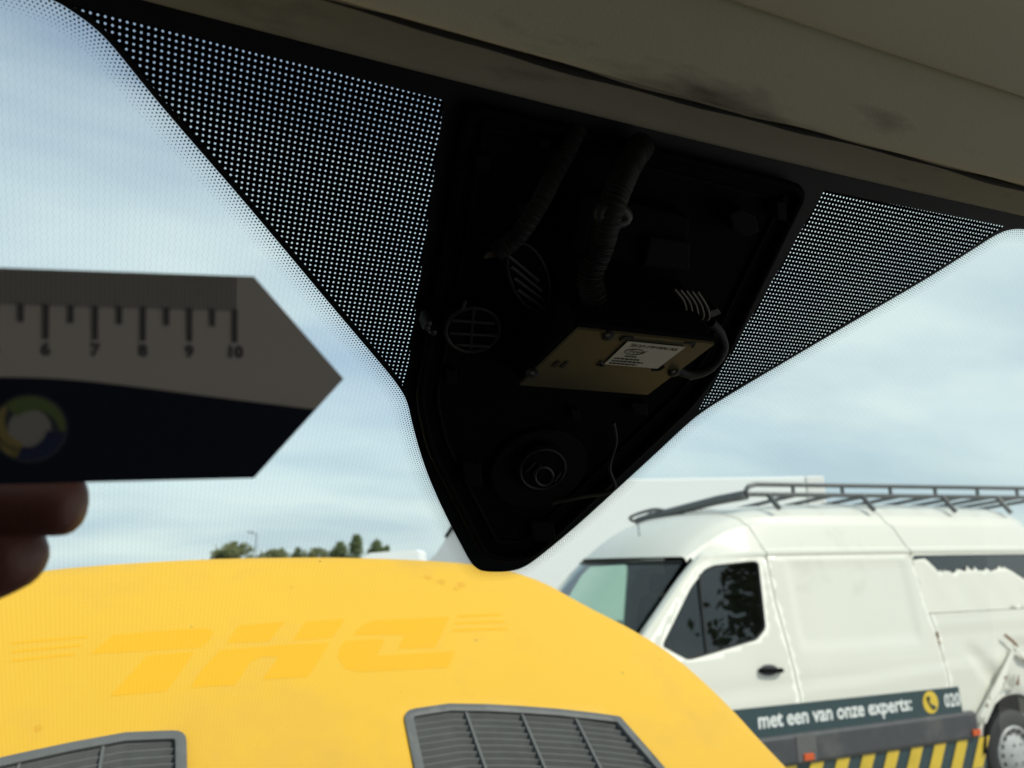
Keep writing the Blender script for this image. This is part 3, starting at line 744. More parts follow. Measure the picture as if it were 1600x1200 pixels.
lab = [onplate(p) for p in [(981, 533), (1071, 542), (1027, 575.5), (944, 568.5)]]
prism('paper_label', lab, nP*.0002, M['labelpaper'], module)
lx = (lab[1]-lab[0]).normalized(); ly = (lab[0]-lab[3]).normalized(); lw = (lab[1]-lab[0]).length; lh = (lab[0]-lab[3]).length
def lp(a, b): return lab[3]+(lab[2]-lab[3])*a+(lab[0]-lab[3])*b+((lab[1]-lab[0])-(lab[2]-lab[3]))*a*b+nP*.0004
text('printed_text', 'SK37-19H406-AB', lp(.10, .83), lx, ly, lh*.150, M['print'], module, bold=.00004)
text('printed_text', 'Ford', lp(.17, .58), lx, ly, lh*.19, M['print'], module, shear=.3)
tube('printed_oval', [lp(.27+.16*math.cos(w), .63+.115*math.sin(w)) for w in [2*math.pi*k/24 for k in range(24)]], .00018, M['print'], module, 4, closed=True)
rl = random.Random(4)
for b0, a0, a1 in ((.40, .20, .40), (.28, .06, .50), (.17, .06, .62), (.06, .06, .56)):      # rows of print too small to read
    a = a0
    while a < a1:
        w = rl.uniform(.025, .07)
        prism('print_row', [lp(a, b0), lp(min(a1, a+w), b0), lp(min(a1, a+w), b0+.055), lp(a, b0+.055)], nP*.00005, M['print'], module)
        a += w+.018
for P in [[(968, 532), (975, 527), (990, 528)], [(1070, 536), (1086, 537), (1082, 543)], [(932, 570), (944, 572), (938, 565)], [(1018, 578), (1030, 578), (1038, 573)]]:
    tube('corner_mark', [onplate(p, .0004) for p in P], .0006, M['print'], module, 4)
for P in [[(861, 573), (871, 564), (876, 565), (867, 574)], [(874, 574), (884, 565), (889, 566), (880, 575)]]:
    prism('slot', [onplate(p, .0003) for p in P], nP*.0002, M['print'], module)
for c in [(950, 524), (832, 583), (1052, 581)]:
    lathe('screw', onplate(c, 0), nP, [(0, .002), (.0022, .0018), (.003, .0012), (.003, -.001)], M['rubber'], module, 14)
    lathe('screw_socket', onplate(c, .0021), nP, [(0, .0002), (.0009, .0002), (.001, -.0005)], M['tape'], module, 8)

# ================================================================== ruler and the hand that holds it
TR, BR_, TL, BL = at_t((397, 432), .166), at_t((397, 747), .166), at_t((0, 417), .1535), at_t((0, 757), .1535)
rx = (BR_-BL).normalized(); ry = (TR-BR_); ry = (ry-rx*ry.dot(rx)).normalized(); rz = rx.cross(ry).normalized()   # rz towards the camera
RO = Vector(BR_)
def on_ruler(p):
    d = ray(p); q = EYE+d*((RO-EYE).dot(rz)/d.dot(rz))-RO; return Vector((q.dot(rx), q.dot(ry)))
def RP(a, b, n=0.): return RO+rx*a+ry*b+rz*n
ruler = empty('ruler', RO)
prop(ruler, 'white and navy arrow-ended ruler held up against the windscreen', 'ruler')
tip = on_ruler((537, 592)); tr = on_ruler((397, 432)); tl = on_ruler((0, 418))
hgt = tr.y; slope = (tl.y-tr.y)/(tl.x-tr.x)
LEN = .128
outer = [(-LEN, 0), (0, 0), (tip.x, tip.y), (tr.x, tr.y), (-LEN, tr.y+slope*(-LEN-tr.x))]
prism('ruler_body', [RP(a, b, 0) for a, b in outer], -rz*.0012, M['rwhite'], ruler)
nb = [on_ruler(p) for p in [(-200, 588), (0, 589), (105, 592), (210, 604), (315, 618), (420, 631), (496, 640)]]
nb[0] = Vector((-LEN, nb[1].y+.0002))
k = (tip-Vector((0, 0)))
navy = [(-LEN, 0), (0, 0)]
tt = nb[-1].y/tip.y; navy.append((tip.x*tt, nb[-1].y)); navy += [(p.x, p.y) for p in reversed(chaikin([(q.x, q.y) for q in nb[:-1]]+[(tip.x*tt, nb[-1].y)], 2)[:-1])] if False else [q for q in reversed(chaikin([(q.x, q.y) for q in nb[:-1]]+[(tip.x*tt, nb[-1].y)], 2)[:-1])]
sheet('navy_panel', navy, [], lambda a, b: RP(a, b, .0001), M['rnavy'], ruler, .01, smooth=False) if False else prism('navy_panel', [RP(a, b, .00004) if isinstance(b, float) else RP(a, b, .00004) for a, b in [(p[0], p[1]) for p in navy]], rz*.00008, M['rnavy'], ruler)
x10 = on_ruler((367, 480)).x; x6 = on_ruler((72, 480)).x; cmw = (x10-x6)/4
ytop = lambda x: tr.y+slope*(x-tr.x)
ymm = on_ruler((200, 482)).y; yh = on_ruler((200, 507)).y; ycm = on_ruler((200, 532)).y; ydig = on_ruler((200, 556)).y
bm = bmesh.new()
i = 0
while x10-i*cmw/10 > -LEN+.002:
    x = x10-i*cmw/10
    a = [RP(x-.00016, ymm, .00012), RP(x+.00016, ymm, .00012), RP(x+.00016, ytop(x)-.0002, .00012), RP(x-.00016, ytop(x)-.0002, .00012)]
    bm.faces.new([bm.verts.new(q) for q in a]); i += 1
me = bpy.data.meshes.new('m'); bm.to_mesh(me); bm.free()
prop(link('millimetre_ticks', me, M['rink'], ruler), kind='stuff')
i = 0
while x10-i*cmw/2 > -LEN+.002:
    x = x10-i*cmw/2; lo = ycm if i % 2 == 0 else yh
    prism('tick', [RP(x-.00055, lo, .00013), RP(x+.00055, lo, .00013), RP(x+.00055, ymm+.0004, .00013), RP(x-.00055, ymm+.0004, .00013)], rz*.00004, M['rink'], ruler)
    if i % 2 == 0 and 10-i//2 >= 0:
        text('digit', str(10-i//2), RP(x, ydig, .00015), rx, ry, .0034, M['rink'], ruler, bold=.00016, align='CENTER')
    i += 1
ec = on_ruler((47, 669)); er = .0064
def crescent(name, a0, a1, mat):
    P = []
    for k in range(17):
        w = a0+(a1-a0)*k/16; P.append((ec.x+er*math.cos(w), ec.y+er*math.sin(w)))
    for k in range(17):
        w = a1+(a0-a1)*k/16; t = k/16
        rr = er*(.55+.0*t) if True else er
        P.append((ec.x+er*(.50+.36*(1-math.sin(math.pi*min(1, t*.5+.5))))*math.cos(w), ec.y+er*(.50+.36*(1-math.sin(math.pi*min(1, t*.5+.5))))*math.sin(w)))
    prism(name, [RP(a, b, .0003) for a, b in P], rz*.0001, mat, ruler)
prism('emblem_disc', [RP(ec.x+er*1.08*math.cos(2*math.pi*k/40), ec.y+er*1.08*math.sin(2*math.pi*k/40), .00018) for k in range(40)], rz*.00006, pm('emblem_grey', (.10, .11, .14), .5), ruler)
prism('emblem_core', [RP(ec.x+er*.60*math.cos(2*math.pi*k/32), ec.y+er*.60*math.sin(2*math.pi*k/32), .00026) for k in range(32)], rz*.00006, pm('emblem_core_grey', (.50, .48, .48), .5), ruler)
crescent('emblem_arc', rad(135), rad(250), M['ryellow']); crescent('emblem_arc', rad(-5), rad(133), M['rgreen']); crescent('emblem_arc', rad(195), rad(350), M['rblue'])

def hand():
    # joints in ruler space: x along the ruler, y up, n towards the camera (metres)
    V = []; E_ = []; Rr = []
    def add(a, b, n, r, par=None):
        V.append(RP(a, b, n)); Rr.append(r); i = len(V)-1
        if par is not None: E_.append((par, i))
        return i
    f1 = on_ruler((108, 803)); f2 = on_ruler((40, 874))
    palm = add(f1.x-.085, f1.y-.062, -.010, .024)
    p2 = add(f1.x-.070, f1.y-.040, -.012, .021, palm)
    wr = add(f1.x-.110, f1.y-.105, -.004, .025, palm); fa = add(f1.x-.155, f1.y-.19, .01, .032, wr)
    fa2 = add(f1.x-.185, f1.y-.26, .02, .036, fa)
    # index finger lies behind the ruler's lower edge
    k = add(f1.x-.058, f1.y-.016, -.018, .0105, p2); j = add(f1.x-.038, f1.y+.003, -.017, .0088, k); j2 = add(f1.x-.016, f1.y+.001, -.0145, .0080, j); add(f1.x+.0005, f1.y-.0002, -.013, .0076, j2)
    # middle finger curled below it
    k = add(f1.x-.058, f1.y-.036, -.020, .0105, p2); j = add(f1.x-.036, f1.y-.024, -.024, .0090, k); j2 = add(f2.x-.014, f2.y-.003, -.018, .0100, j); add(f2.x-.001, f2.y+.0005, -.012, .0092, j2)
    # ring and little fingers
    k = add(f1.x-.070, f1.y-.062, -.020, .0100, p2); j = add(f1.x-.052, f1.y-.050, -.028, .0088, k); j2 = add(f1.x-.050, f1.y-.040, -.012, .0078, j); add(f1.x-.060, f1.y-.042, -.003, .007, j2)
    k = add(f1.x-.085, f1.y-.085, -.018, .0092, palm); j = add(f1.x-.068, f1.y-.074, -.026, .0078, k); j2 = add(f1.x-.066, f1.y-.064, -.012, .007, j); add(f1.x-.074, f1.y-.066, -.004, .0062, j2)
    # thumb on the front of the ruler
    k = add(f1.x-.082, f1.y-.040, .008, .0135, palm); j = add(f1.x-.070, f1.y-.016, .013, .0108, k); j2 = add(f1.x-.058, f1.y+.010, .0112, .0092, j); add(f1.x-.052, f1.y+.024, .0095, .0075, j2)
    me = bpy.data.meshes.new('m'); me.from_pydata([tuple(v) for v in V], E_, []); me.update()
    o = link('person', me, M['skin'])
    sk = o.modifiers.new('k', 'SKIN'); sk.use_smooth_shade = True
    lay = me.skin_vertices[0].data if me.skin_vertices else None
    if lay is None:
        bpy.context.view_layer.objects.active = o
        bm = bmesh.new(); bm.from_mesh(me); bm.verts.layers.skin.verify(); bm.to_mesh(me); bm.free(); lay = me.skin_vertices[0].data
    for i, r in enumerate(Rr):
        lay[i].radius = (r, r); lay[i].use_root = (i == 0)
    ss = o.modifiers.new('u', 'SUBSURF'); ss.levels = 2; ss.render_levels = 2
    prop(o, 'bare hand in shadow gripping the ruler from below, at the left edge', 'hand')
hand()

# ================================================================== white high-roof van, side on
YV, YM = 4.65, 5.65
def sidey(x, z):
    y = YV+.12*max(0, z-1.15)
    cz = 1.027+(x-4.186)*.044                          # pressed crease along the flank
    y -= .016/(1+math.exp((z-cz)*140)) if z < cz+.2 else 0
    # swage rail behind the sliding door
    return y
def smooth01(t): t = max(0, min(1, t)); return t*t*(3-2*t)
def box_mask(x, z, x0, x1, z0, z1, s=.03):
    return smooth01((x-x0)/s)*smooth01((x1-x)/s)*smooth01((z-z0)/s)*smooth01((z1-z)/s)
def near(off=0.):
    def fn(x, z):
        y = sidey(x, z)
        y += .012*box_mask(x, z, 4.34+.09*max(0, 1.45-z), 5.62, 1.285, 1.955, .045)     # recessed field of the sliding door
        if x > 5.8: y += .010*smooth01((1.36+.029*(x-5.8)-z)/.012) if z > 1.1 else .010
        if x > 6.0 and z < 1.3: y += .03*smooth01((x-6.0)/.3)*max(0, math.sin((x-6)*9+z*11))*smooth01((1.28-z)/.1)   # dents round the wheel arch
        return Vector((x, y-off, z))
    return fn
wv = empty('white_van', (5, 5.65, 0))
prop(wv, 'white high-roof panel van with roof rack parked side on, torn film on its rear window', 'van')
def VB(name, *a, **k): return sheet(name, *a, **k)
# inner body frame (dark, shows in the gaps)
door_win = rounded([(3.13, 1.385), (3.33, 1.283), (3.45, 1.30), (3.95, 1.385), (4.05, 1.46), (4.062, 1.60), (4.085, 1.935), (4.03, 1.945), (3.66, 1.918), (3.575, 1.89), (3.43, 1.76)], .03, 4)
door_out = [(2.62, .56), (4.262, .56), (4.258, 1.03), (4.222, 1.33), (4.175, 1.65), (4.16, 1.985), (3.62, 1.962), (3.50, 1.91), (3.36, 1.78), (3.05, 1.44), (2.72, 1.22), (2.60, 1.10)]
slide_out = [(4.274, .56), (5.823, .56), (5.818, .98), (5.803, 1.32), (5.742, 1.57), (5.694, 1.985), (4.172, 1.987), (4.187, 1.65), (4.234, 1.33), (4.270, 1.03)]
arch = [(6.553+.43*math.cos(w), .382+.43*math.sin(w)) for w in [math.pi*k/16 for k in range(17)]]
rear_out = [(5.835, .56), (6.10, .56)]+[p for p in reversed(arch)][1:-1]+[(7.02, .56), (7.55, .56), (7.56, 1.3), (7.50, 1.985), (5.706, 1.985), (5.754, 1.57), (5.815, 1.32), (5.830, .98)]
rear_win = rounded([(5.725, 1.50), (7.35, 1.50), (7.33, 1.972), (5.715, 1.972)], .05, 4)
body = sheet('body_frame', [(2.60, .50), (6.05, .50), (6.08, .62)]+[(6.553+.47*math.cos(w), .382+.47*math.sin(w)) for w in [math.pi*k/14 for k in range(12, 1, -1)]]+[(7.04, .5), (7.55, .5), (7.5, 1.99), (3.62, 1.965), (3.30, 1.74), (2.6, 1.1)], [door_win, scale_poly(rear_win, .02)], lambda x, z: Vector((x, sidey(x, z)+.045, z)), M['gap'], wv, .09, thick=.01)
fd = sheet('front_door', door_out, [door_win], near(), M['white'], wv, .045, thick=.03, bevel=.006)
sd = sheet('sliding_door', slide_out, [], near(), M['white'], wv, .04, thick=.03, bevel=.006)
rq = sheet('rear_quarter', rear_out, [rear_win], near(), M['white'], wv, .045, thick=.03, bevel=.006)
dw = sheet('door_window', scale_poly(door_win, -.008), [], lambda x, z: Vector((x, sidey(x, z)+.018, z)), M['tglass'], wv, .08)
wr = densify(scale_poly(door_win, .001), .05)
tube('window_seal', [Vector((x, sidey(x, z)+.010, z)) for x, z in wr], .011, M['rubber'], wv, 8, closed=True)
tube('window_divider', [Vector((3.525, sidey(3.5, 1.85)+.010, 1.86)), Vector((3.502, sidey(3.5, 1.33)+.010, 1.30))], .011, M['rubber'], wv, 8)
sheet('rear_side_window', scale_poly(rear_win, -.006), [], lambda x, z: Vector((x, sidey(x, z)+.016, z)), M['bglass'], wv, .1)
random.seed(3)
film_top_ = [(5.708, 1.928), (5.78, 1.936), (5.862, 1.942), (5.90, 1.92), (5.985, 1.852), (6.02, 1.848), (6.05, 1.838), (6.075, 1.846), (6.10, 1.832), (6.14, 1.85), (6.19, 1.848), (6.23, 1.838), (6.262, 1.856), (6.31, 1.842), (6.36, 1.853), (6.41, 1.840), (6.46, 1.852), (6.52, 1.836), (6.60, 1.846), (6.70, 1.850), (6.78, 1.862), (6.838, 1.858), (6.93, 1.82), (7.056, 1.749), (7.34, 1.70)]
film_top = [(x, z+random.uniform(-.022, .022) if 5.98 < x < 6.82 else z) for x, z in film_top_]
film_top = [q for i, q in enumerate(film_top) for q in ([q] if not 5.98 < q[0] < 6.8 else [q, ((q[0]+film_top[i+1][0])/2, (q[1]+film_top[i+1][1])/2-random.uniform(0, .022))])]
sheet('torn_film', [(5.728, 1.505), (7.345, 1.505)]+list(reversed(film_top)), [], lambda x, z: Vector((x, sidey(x, z)+.005+.0015*math.sin(x*17+z*9), z)), M['film'], wv, .035, thick=.003)
# handle
hb = lambda x, z, n: Vector((x, sidey(x, z)-n, z))
prism('door_handle_recess', [hb(x, z, .002) for x, z in oval(4.01, 1.178, .085, .038, 0, 20)], (0, -.003, 0), M['moulding'], wv)
tube('door_handle', smooth_path([hb(3.925, 1.180, .006), hb(3.95, 1.182, .035), hb(4.09, 1.174, .037), hb(4.118, 1.172, .006)], 5), .016, M['black'], wv, 10)
# petrol stripe and its lettering
def stripe_fn(n): return lambda x, z: Vector((x, sidey(x, z)-n, z))
sheet('lettered_stripe', [(2.9, .745), (5.918, .742), (5.908, .934), (2.9, .945)], [], stripe_fn(.003), M['petrol'], wv, .06)
def side_text(body, x, z, size, mat, bold=.004):
    return text('stripe_text', body, (x, sidey(x, z)-.0065, z), (1, 0, 0), (0, 0, 1), size, mat, wv, bold=bold)
t1 = side_text('met een van onze experts:', 3.86, .805, .148, M['vwhite'], .0035)
xs_ = [v.co.x for v in t1.data.vertices]; w_ = max(xs_)-min(xs_); tgt = (5.36-3.86)
for v in t1.data.vertices: v.co.x = 3.86+(v.co.x-min(xs_))*tgt/w_
t2 = side_text('020', 5.735, .795, .135, M['vwhite'], .003)
xs_ = [v.co.x for v in t2.data.vertices]; w_ = max(xs_)-min(xs_); mn = min(xs_)
for v in t2.data.vertices: v.co.x = 5.725+(v.co.x-mn)*.178/w_
prism('phone_badge', [Vector((5.57+.083*math.cos(w), sidey(5.6, .84)-.004, .842+.083*math.sin(w))) for w in [2*math.pi*k/28 for k in range(28)]], (0, -.002, 0), M['vyellow'], wv)
tube('phone_handset', smooth_path([Vector((5.545, sidey(5.6, .84)-.008, .885)), Vector((5.552, sidey(5.6, .84)-.008, .835)), Vector((5.60, sidey(5.6, .84)-.008, .800))], 5), .011, M['petrol'], wv, 8, rfn=lambda t: .006+.012*abs(t-.5)*2)
# rubbing strip, reflective chevrons, sill, side markers
prism('side_moulding', [(2.75, YV-.016, .748), (2.75, YV-.045, .725), (2.75, YV-.045, .56), (2.75, YV-.016, .53)], (3.29, 0, 0), M['moulding'], wv, bevel=.01)
prism('moulding_joint', [(4.16, YV-.05, .728), (4.34, YV-.05, .728), (4.34, YV-.05, .56), (4.16, YV-.05, .56)], (0, .02, 0), pm('worn_moulding', (.10, .10, .10), .6, var=.3), wv)
sheet('sill_panel', [(2.75, .30), (6.16, .30), (6.13, .545), (2.75, .545)], [], lambda x, z: Vector((x, YV-.008+(.545-z)*.10, z)), M['petrol'], wv, .1)
x = 2.95
while x < 6.05:
    sh = .10
    a = [(x, .31), (x+.125, .31), (x+.125+sh, .538), (x+sh, .538)]
    sheet('chevron', a, [], lambda x, z: Vector((x, YV-.014+(.545-z)*.10, z)), M['vyellow'], wv, .1)
    x += .252
box('sill_edge', (2.8, YV-.005, .24), (6.12, YV+.06, .297), M['alloy'], wv, .01)
for x in (4.256, 5.998, 3.2):
    box('side_marker', (x-.045, YV-.062, .565), (x+.045, YV-.046, .610), M['orange'], wv, .004)
# wheels
def wheel(x, y, s):
    r = empty('wheel', (x, y, .382)); r.parent = wv; r.matrix_parent_inverse = Matrix.Translation(-Vector(wv.location))
    c = (x, y, .355)
    lathe('tyre', c, (0, s, 0), [(.20, -.20), (.30, -.21), (.335, -.19), (.345, -.13), (.345, -.07), (.335, -.02), (.30, 0), (.235, -.005), (.215, -.02)], M['rubber'], r, 40)
    lathe('rim', c, (0, s, 0), [(.216, -.015), (.205, -.004), (.190, -.010), (.16, -.035), (.13, -.02), (.10, -.002), (.05, .006), (0, .008)], M['alloy'], r, 40)
    for k in range(16):
        w = 2*math.pi*k/16; p = Vector(c)+Vector((math.cos(w)*.178, s*-.010, math.sin(w)*.178))
        lathe('rim_hole', p, (0, s, 0), [(0, .0045), (.019, .0045), (.022, -.012)], M['rubber'], r, 10)
    for k in range(6):
        w = 2*math.pi*k/6; p = Vector(c)+Vector((math.cos(w)*.08, s*.0, math.sin(w)*.08))
        lathe('wheel_bolt', p, (0, s, 0), [(0, .012), (.010, .011), (.012, 0)], M['steel'], r, 8)
wv_loc = Vector(wv.location)
wheel(6.57, YV+.03, -1); wheel(2.95, YV+.03, -1); wheel(6.57, 2*YM-YV-.03, 1); wheel(2.95, 2*YM-YV-.03, 1)
tube('arch_lip', [Vector((6.553+.435*math.cos(w), YV-.012, .382+.435*math.sin(w))) for w in [math.pi*(.02+.96*k/20) for k in range(21)]], .013, M['black'], wv, 8)
box('wheel_housing', (6.05, YV+.30, .35), (7.06, YV+.33, .95), M['black'], wv)
# crumpled, torn flank ahead of the rear wheel
random.seed(11)
prism('bent_strip', [(6.02, YV-.02, .66), (6.06, YV-.05, .70), (6.30, YV-.07, .96), (6.62, YV-.03, 1.20), (6.66, YV-.02, 1.17), (6.36, YV-.06, .90), (6.12, YV-.05, .64)], (.004, -.006, .004), M['film'], wv)
prism('bent_strip', [(6.60, YV-.03, 1.22), (6.90, YV-.06, 1.10), (6.92, YV-.06, 1.04), (6.70, YV-.05, 1.10)], (.0, -.006, .006), M['film'], wv)
rt = random.Random(5)
for k in range(9):
    w = math.pi*(.45+.42*k/9); cx_, cz_ = 6.553+(.47+.05*rt.random())*math.cos(w), .382+(.47+.06*rt.random())*math.sin(w); L_ = .05+.07*rt.random(); a_ = w+rt.uniform(-.7, .7)
    prism('torn_flap', [(cx_, YV-.02, cz_), (cx_+L_*math.cos(a_), YV-.03-.05*rt.random(), cz_+L_*math.sin(a_)), (cx_+L_*.8*math.cos(a_+.8), YV-.03-.04*rt.random(), cz_+L_*.8*math.sin(a_+.8)), (cx_+.035*math.cos(w+1.5), YV-.018, cz_+.035*math.sin(w+1.5))], (.002, -.004, .002), M['film'] if k % 3 else M['rust'], wv)
tube('rusty_tear', smooth_path([(6.56, YV-.02, 1.30), (6.66, YV-.03, 1.22), (6.74, YV-.03, 1.10), (6.88, YV-.03, 1.02)], 6), .012, M['rust'], wv, 6)
tube('dirt_seam', smooth_path([near(.002)(x, z) for x, z in [(5.795, 1.36), (5.80, 1.33), (5.803, 1.30), (5.812, 1.26)]], 5), .009, M['rust'], wv, 6)

# roof loft, gutter to gutter
def section(x, rz, ry, sz, sy, tz, bow):
    half = [(ry, rz-.03), (ry-.012, rz-.006), (ry-.008, rz+.018), (ry+.012, rz+.034), (sy-.006, sz-.02), (sy+.004, sz+.008), (sy+.035, sz+.02)]
    # shoulder up to the crown
    for k in range(1, 8):
        t = k/7
        half.append((sy+.035+(YM-sy-.035)*(1-math.cos(t*math.pi/2))**1.0 if False else sy+.035+(YM-sy-.035)*t**1.7, sz+.02+(tz-sz-.02)*(1-(1-t)**2.6)))
    full = half+[(2*YM-y, z) for y, z in reversed(half[:-1])]
    return [Vector((x-bow*(1-((y-YM)/.95)**2), y, z)) for y, z in full]
secs = [
 section(3.545, 1.945, 4.800, 1.965, 4.850, 1.985, .17),
 section(3.60, 1.955, 4.790, 1.995, 4.850, 2.055, .16),
 section(3.68, 1.965, 4.775, 2.045, 4.860, 2.130, .145),
 section(3.78, 1.975, 4.765, 2.105, 4.850, 2.205, .12),
 section(3.90, 1.985, 4.758, 2.165, 4.835, 2.275, .09),
 section(4.05, 1.995, 4.755, 2.200, 4.818, 2.335, .05),
 section(4.25, 2.003, 4.753, 2.212, 4.808, 2.378, .02),
 section(4.60, 2.006, 4.753, 2.215, 4.806, 2.412, 0),
 section(5.30, 2.008, 4.753, 2.216, 4.806, 2.438, 0),
 section(6.40, 2.008, 4.753, 2.216, 4.806, 2.448, 0),
 section(7.20, 2.006, 4.753, 2.214, 4.806, 2.435, 0),
 section(7.40, 2.000, 4.765, 2.19, 4.83, 2.39, 0),
 section(7.50, 1.99, 4.80, 2.12, 4.87, 2.28, 0)]
loft('roof', secs, M['white'], wv, True, angle=28)
# joint lines over the roof
def roof_at(x):
    i = max(k for k in range(len(secs)-1) if sec_x[k] <= x)
    t = (x-sec_x[i])/(sec_x[i+1]-sec_x[i])
    return [a.lerp(b, t) for a, b in zip(secs[i], secs[i+1])]
sec_x = [3.545, 3.60, 3.68, 3.78, 3.90, 4.05, 4.25, 4.60, 5.30, 6.40, 7.20, 7.40, 7.50]
M['seam'] = pm('seam_sealer', (.30, .30, .26), .7, var=.2)
for x0, lean in ((4.168, -.12), (5.70, -.16)):
    rows = []
    for d in (0, .004, .009, .013):
        row = []
        h = .0035 if d in (.004, .009) else -.004
        for p0 in roof_at(x0):
            xx = x0+lean*max(0, min(1, (p0.z-2.0)/.3)); q = [c for c in zip(roof_at(xx+d), roof_at(x0)) if c[1] is not None]
            k = roof_at(x0).index(p0); c = roof_at(xx+d)[k]
            o_ = Vector((0, c.y-YM, (c.z-1.7)*1.2)).normalized()*h
            row.append(c+o_)
        rows.append(row)
    loft('roof_seam', rows, M['seam'], wv, True)
# windscreen, pillars, nose
wsp = [[Vector((3.545-.17*(1-((y-YM)/.95)**2)-.02, y, 1.945+.0*(1-abs(y-YM)))) for y in (4.86, 5.1, 5.4, 5.65, 5.9, 6.2, 6.44)]]
for t in (.33, .66, 1.0):
    wsp.append([Vector((p.x-.66*t*(1+.06*(1-abs(p.y-YM))), YM+(p.y-YM)*(1+.05*t), 1.935-.68*t)) for p in wsp[0]])
loft('windscreen', wsp, M['wglass'], wv, True)
for s in (-1, 1):
    a = [(3.60, YM+s*.865, 1.955), (3.42, YM+s*.875, 1.80), (3.16, YM+s*.90, 1.545), (2.90, YM+s*.93, 1.30), (2.75, YM+s*.95, 1.20)]
    rows = []
    for (x, y, z) in smooth_path(a, 4):
        rows.append([Vector((x+.025, y+s*.035, z+.02)), Vector((x-.02, y+s*.028, z+.04)), Vector((x-.055, y-s*.012, z+.025)), Vector((x-.05, y-s*.05, z-.01)), Vector((x+.01, y-s*.03, z-.03))])
    loft('windscreen_pillar', rows, M['white'], wv, True, True, 60)
tube('windscreen_seal', [p+Vector((-.01, 0, .004)) for p in wsp[0]], .006, M['rubber'], wv, 8)
nose = []
for x, zt, w in ((2.98, 1.26, .95), (2.6, 1.17, .95), (2.3, 1.06, .94), (2.05, .92, .90), (1.95, .75, .86), (1.93, .45, .84)):
    nose.append([Vector((x, YM-w, .40)), Vector((x, YM-w-.01, min(.75, zt-.1))), Vector((x, YM-w+.03, zt-.06)), Vector((x, YM-w+.14, zt)), Vector((x, YM, zt+.03)), Vector((x, YM+w-.14, zt)), Vector((x, YM+w-.03, zt-.06)), Vector((x, YM+w+.01, min(.75, zt-.1))), Vector((x, YM+w, .40))])
loft('nose', nose, M['white'], wv, True, angle=50)
box('front_bumper', (1.86, YM-.93, .28), (2.1, YM+.93, .62), M['moulding'], wv, .06)
box('radiator_grille', (1.90, YM-.45, .66), (1.96, YM+.45, .86), M['black'], wv, .02)
for s in (-1, 1):
    prism('headlight', [(2.02, YM+s*.55, .72), (2.02, YM+s*.88, .70), (2.14, YM+s*.90, .95), (2.10, YM+s*.60, .93)], (-.045, 0, 0), M['alloy'], wv, bevel=.015)
    prism('wing_mirror', [(3.02, YM+s*1.02, 1.30), (3.12, YM+s*1.02, 1.30), (3.12, YM+s*1.02, 1.62), (3.02, YM+s*1.02, 1.62)], (0, s*.20, 0), M['black'], wv, bevel=.03) if s > 0 else None
# far side, rear, inside of the cab
far_win = rounded([(3.20, 1.34), (4.02, 1.34), (4.06, 1.93), (3.60, 1.91)], .05, 4)
sheet('far_side', [(2.6, .5), (7.5, .5), (7.5, 1.99), (3.62, 1.965), (3.05, 1.44), (2.6, 1.1)], [far_win], lambda x, z: Vector((x, 2*YM-sidey(x, z), z)), M['white'], wv, .15, thick=.03)
sheet('far_door_window', scale_poly(far_win, -.01), [], lambda x, z: Vector((x, 2*YM-sidey(x, z)-.015, z)), glass_mat('green_tinted_glass', (.62, .86, .74), 1.4), wv, .2)
sheet('rear_doors', [(4.70, .5), (6.60, .5), (6.50, 2.0), (6.30, 2.24), (5.0, 2.24), (4.80, 2.0)], [], lambda y, z: Vector((7.50, y, z)), M['white'], wv, .3, smooth=False)
sheet('load_bulkhead', [(4.72, .5), (6.58, .5), (6.48, 2.0), (6.2, 2.25), (5.1, 2.25), (4.82, 2.0)], [], lambda y, z: Vector((4.42, y, z)), M['black'], wv, .3, smooth=False)
box('cab_floor', (2.7, YV+.06, .5), (4.42, 2*YM-YV-.06, .58), M['black'], wv)
prism('dashboard', [(2.72, YM-.92, 1.15), (3.15, YM-.92, 1.22), (3.25, YM-.92, 1.05), (2.8, YM-.92, .7)], (0, 1.84, 0), M['black'], wv, bevel=.03)
for y in (4.98, 5.75, 6.20):
    prism('seat_back', [(4.02, y, .95), (4.16, y, .95), (4.30, y, 1.62), (4.20, y, 1.64)], (0, .42, 0), M['seat'], wv, bevel=.04)
    prism('headrest', [(4.22, y+.10, 1.66), (4.31, y+.10, 1.66), (4.33, y+.10, 1.84), (4.25, y+.10, 1.84)], (0, .22, 0), M['seat'], wv, bevel=.04)
tube('steering_wheel', [Vector((3.42+.06*math.sin(w), 5.18+.19*math.cos(w), 1.25+.18*math.sin(w))) for w in [2*math.pi*k/24 for k in range(24)]], .015, M['black'], wv, 8, closed=True)
# antenna
tube('antenna_foot', [(3.60, 5.62, 2.03), (3.66, 5.62, 2.115)], .022, M['black'], wv, 8)
tube('antenna_rod', [(3.60, 5.62, 2.06), (3.585, 5.61, 2.26)], .004, M['black'], wv, 6)
# roof rack
NY, FY = 4.95, 6.38
def railz(x, y=4.95): return 2.468+.012*(x-4.2)-.085*(y-4.95)
for y in (NY, FY):
    tube('rack_lower_rail', [(4.19, y, railz(4.19, y)), (8.1, y, railz(8.1, y))], .019, M['rack'], wv, 8)
    tube('rack_upper_rail', smooth_path([(4.19, y, railz(4.19, y)+.015), (4.22, y, railz(4.2, y)+.06), (4.30, y, railz(4.2, y)+.082)], 4)+[Vector((8.1, y, railz(8.1, y)+.09))], .019, M['rack'], wv, 8)
    for x in (4.685, 5.23, 5.798, 6.364, 6.932, 7.50, 8.06):
        tube('rack_post', [(x, y, railz(x, y)), (x, y, railz(x, y)+.085)], .016, M['rack'], wv, 8)
    for x in (4.42, 5.45, 6.45, 7.2):
        tube('rack_foot', [(x, y-.11 if y < YM else y+.11, 2.35 if y < YM else 2.30), (x, y, railz(x, y)-.005)], .022, M['rack'], wv, 8)
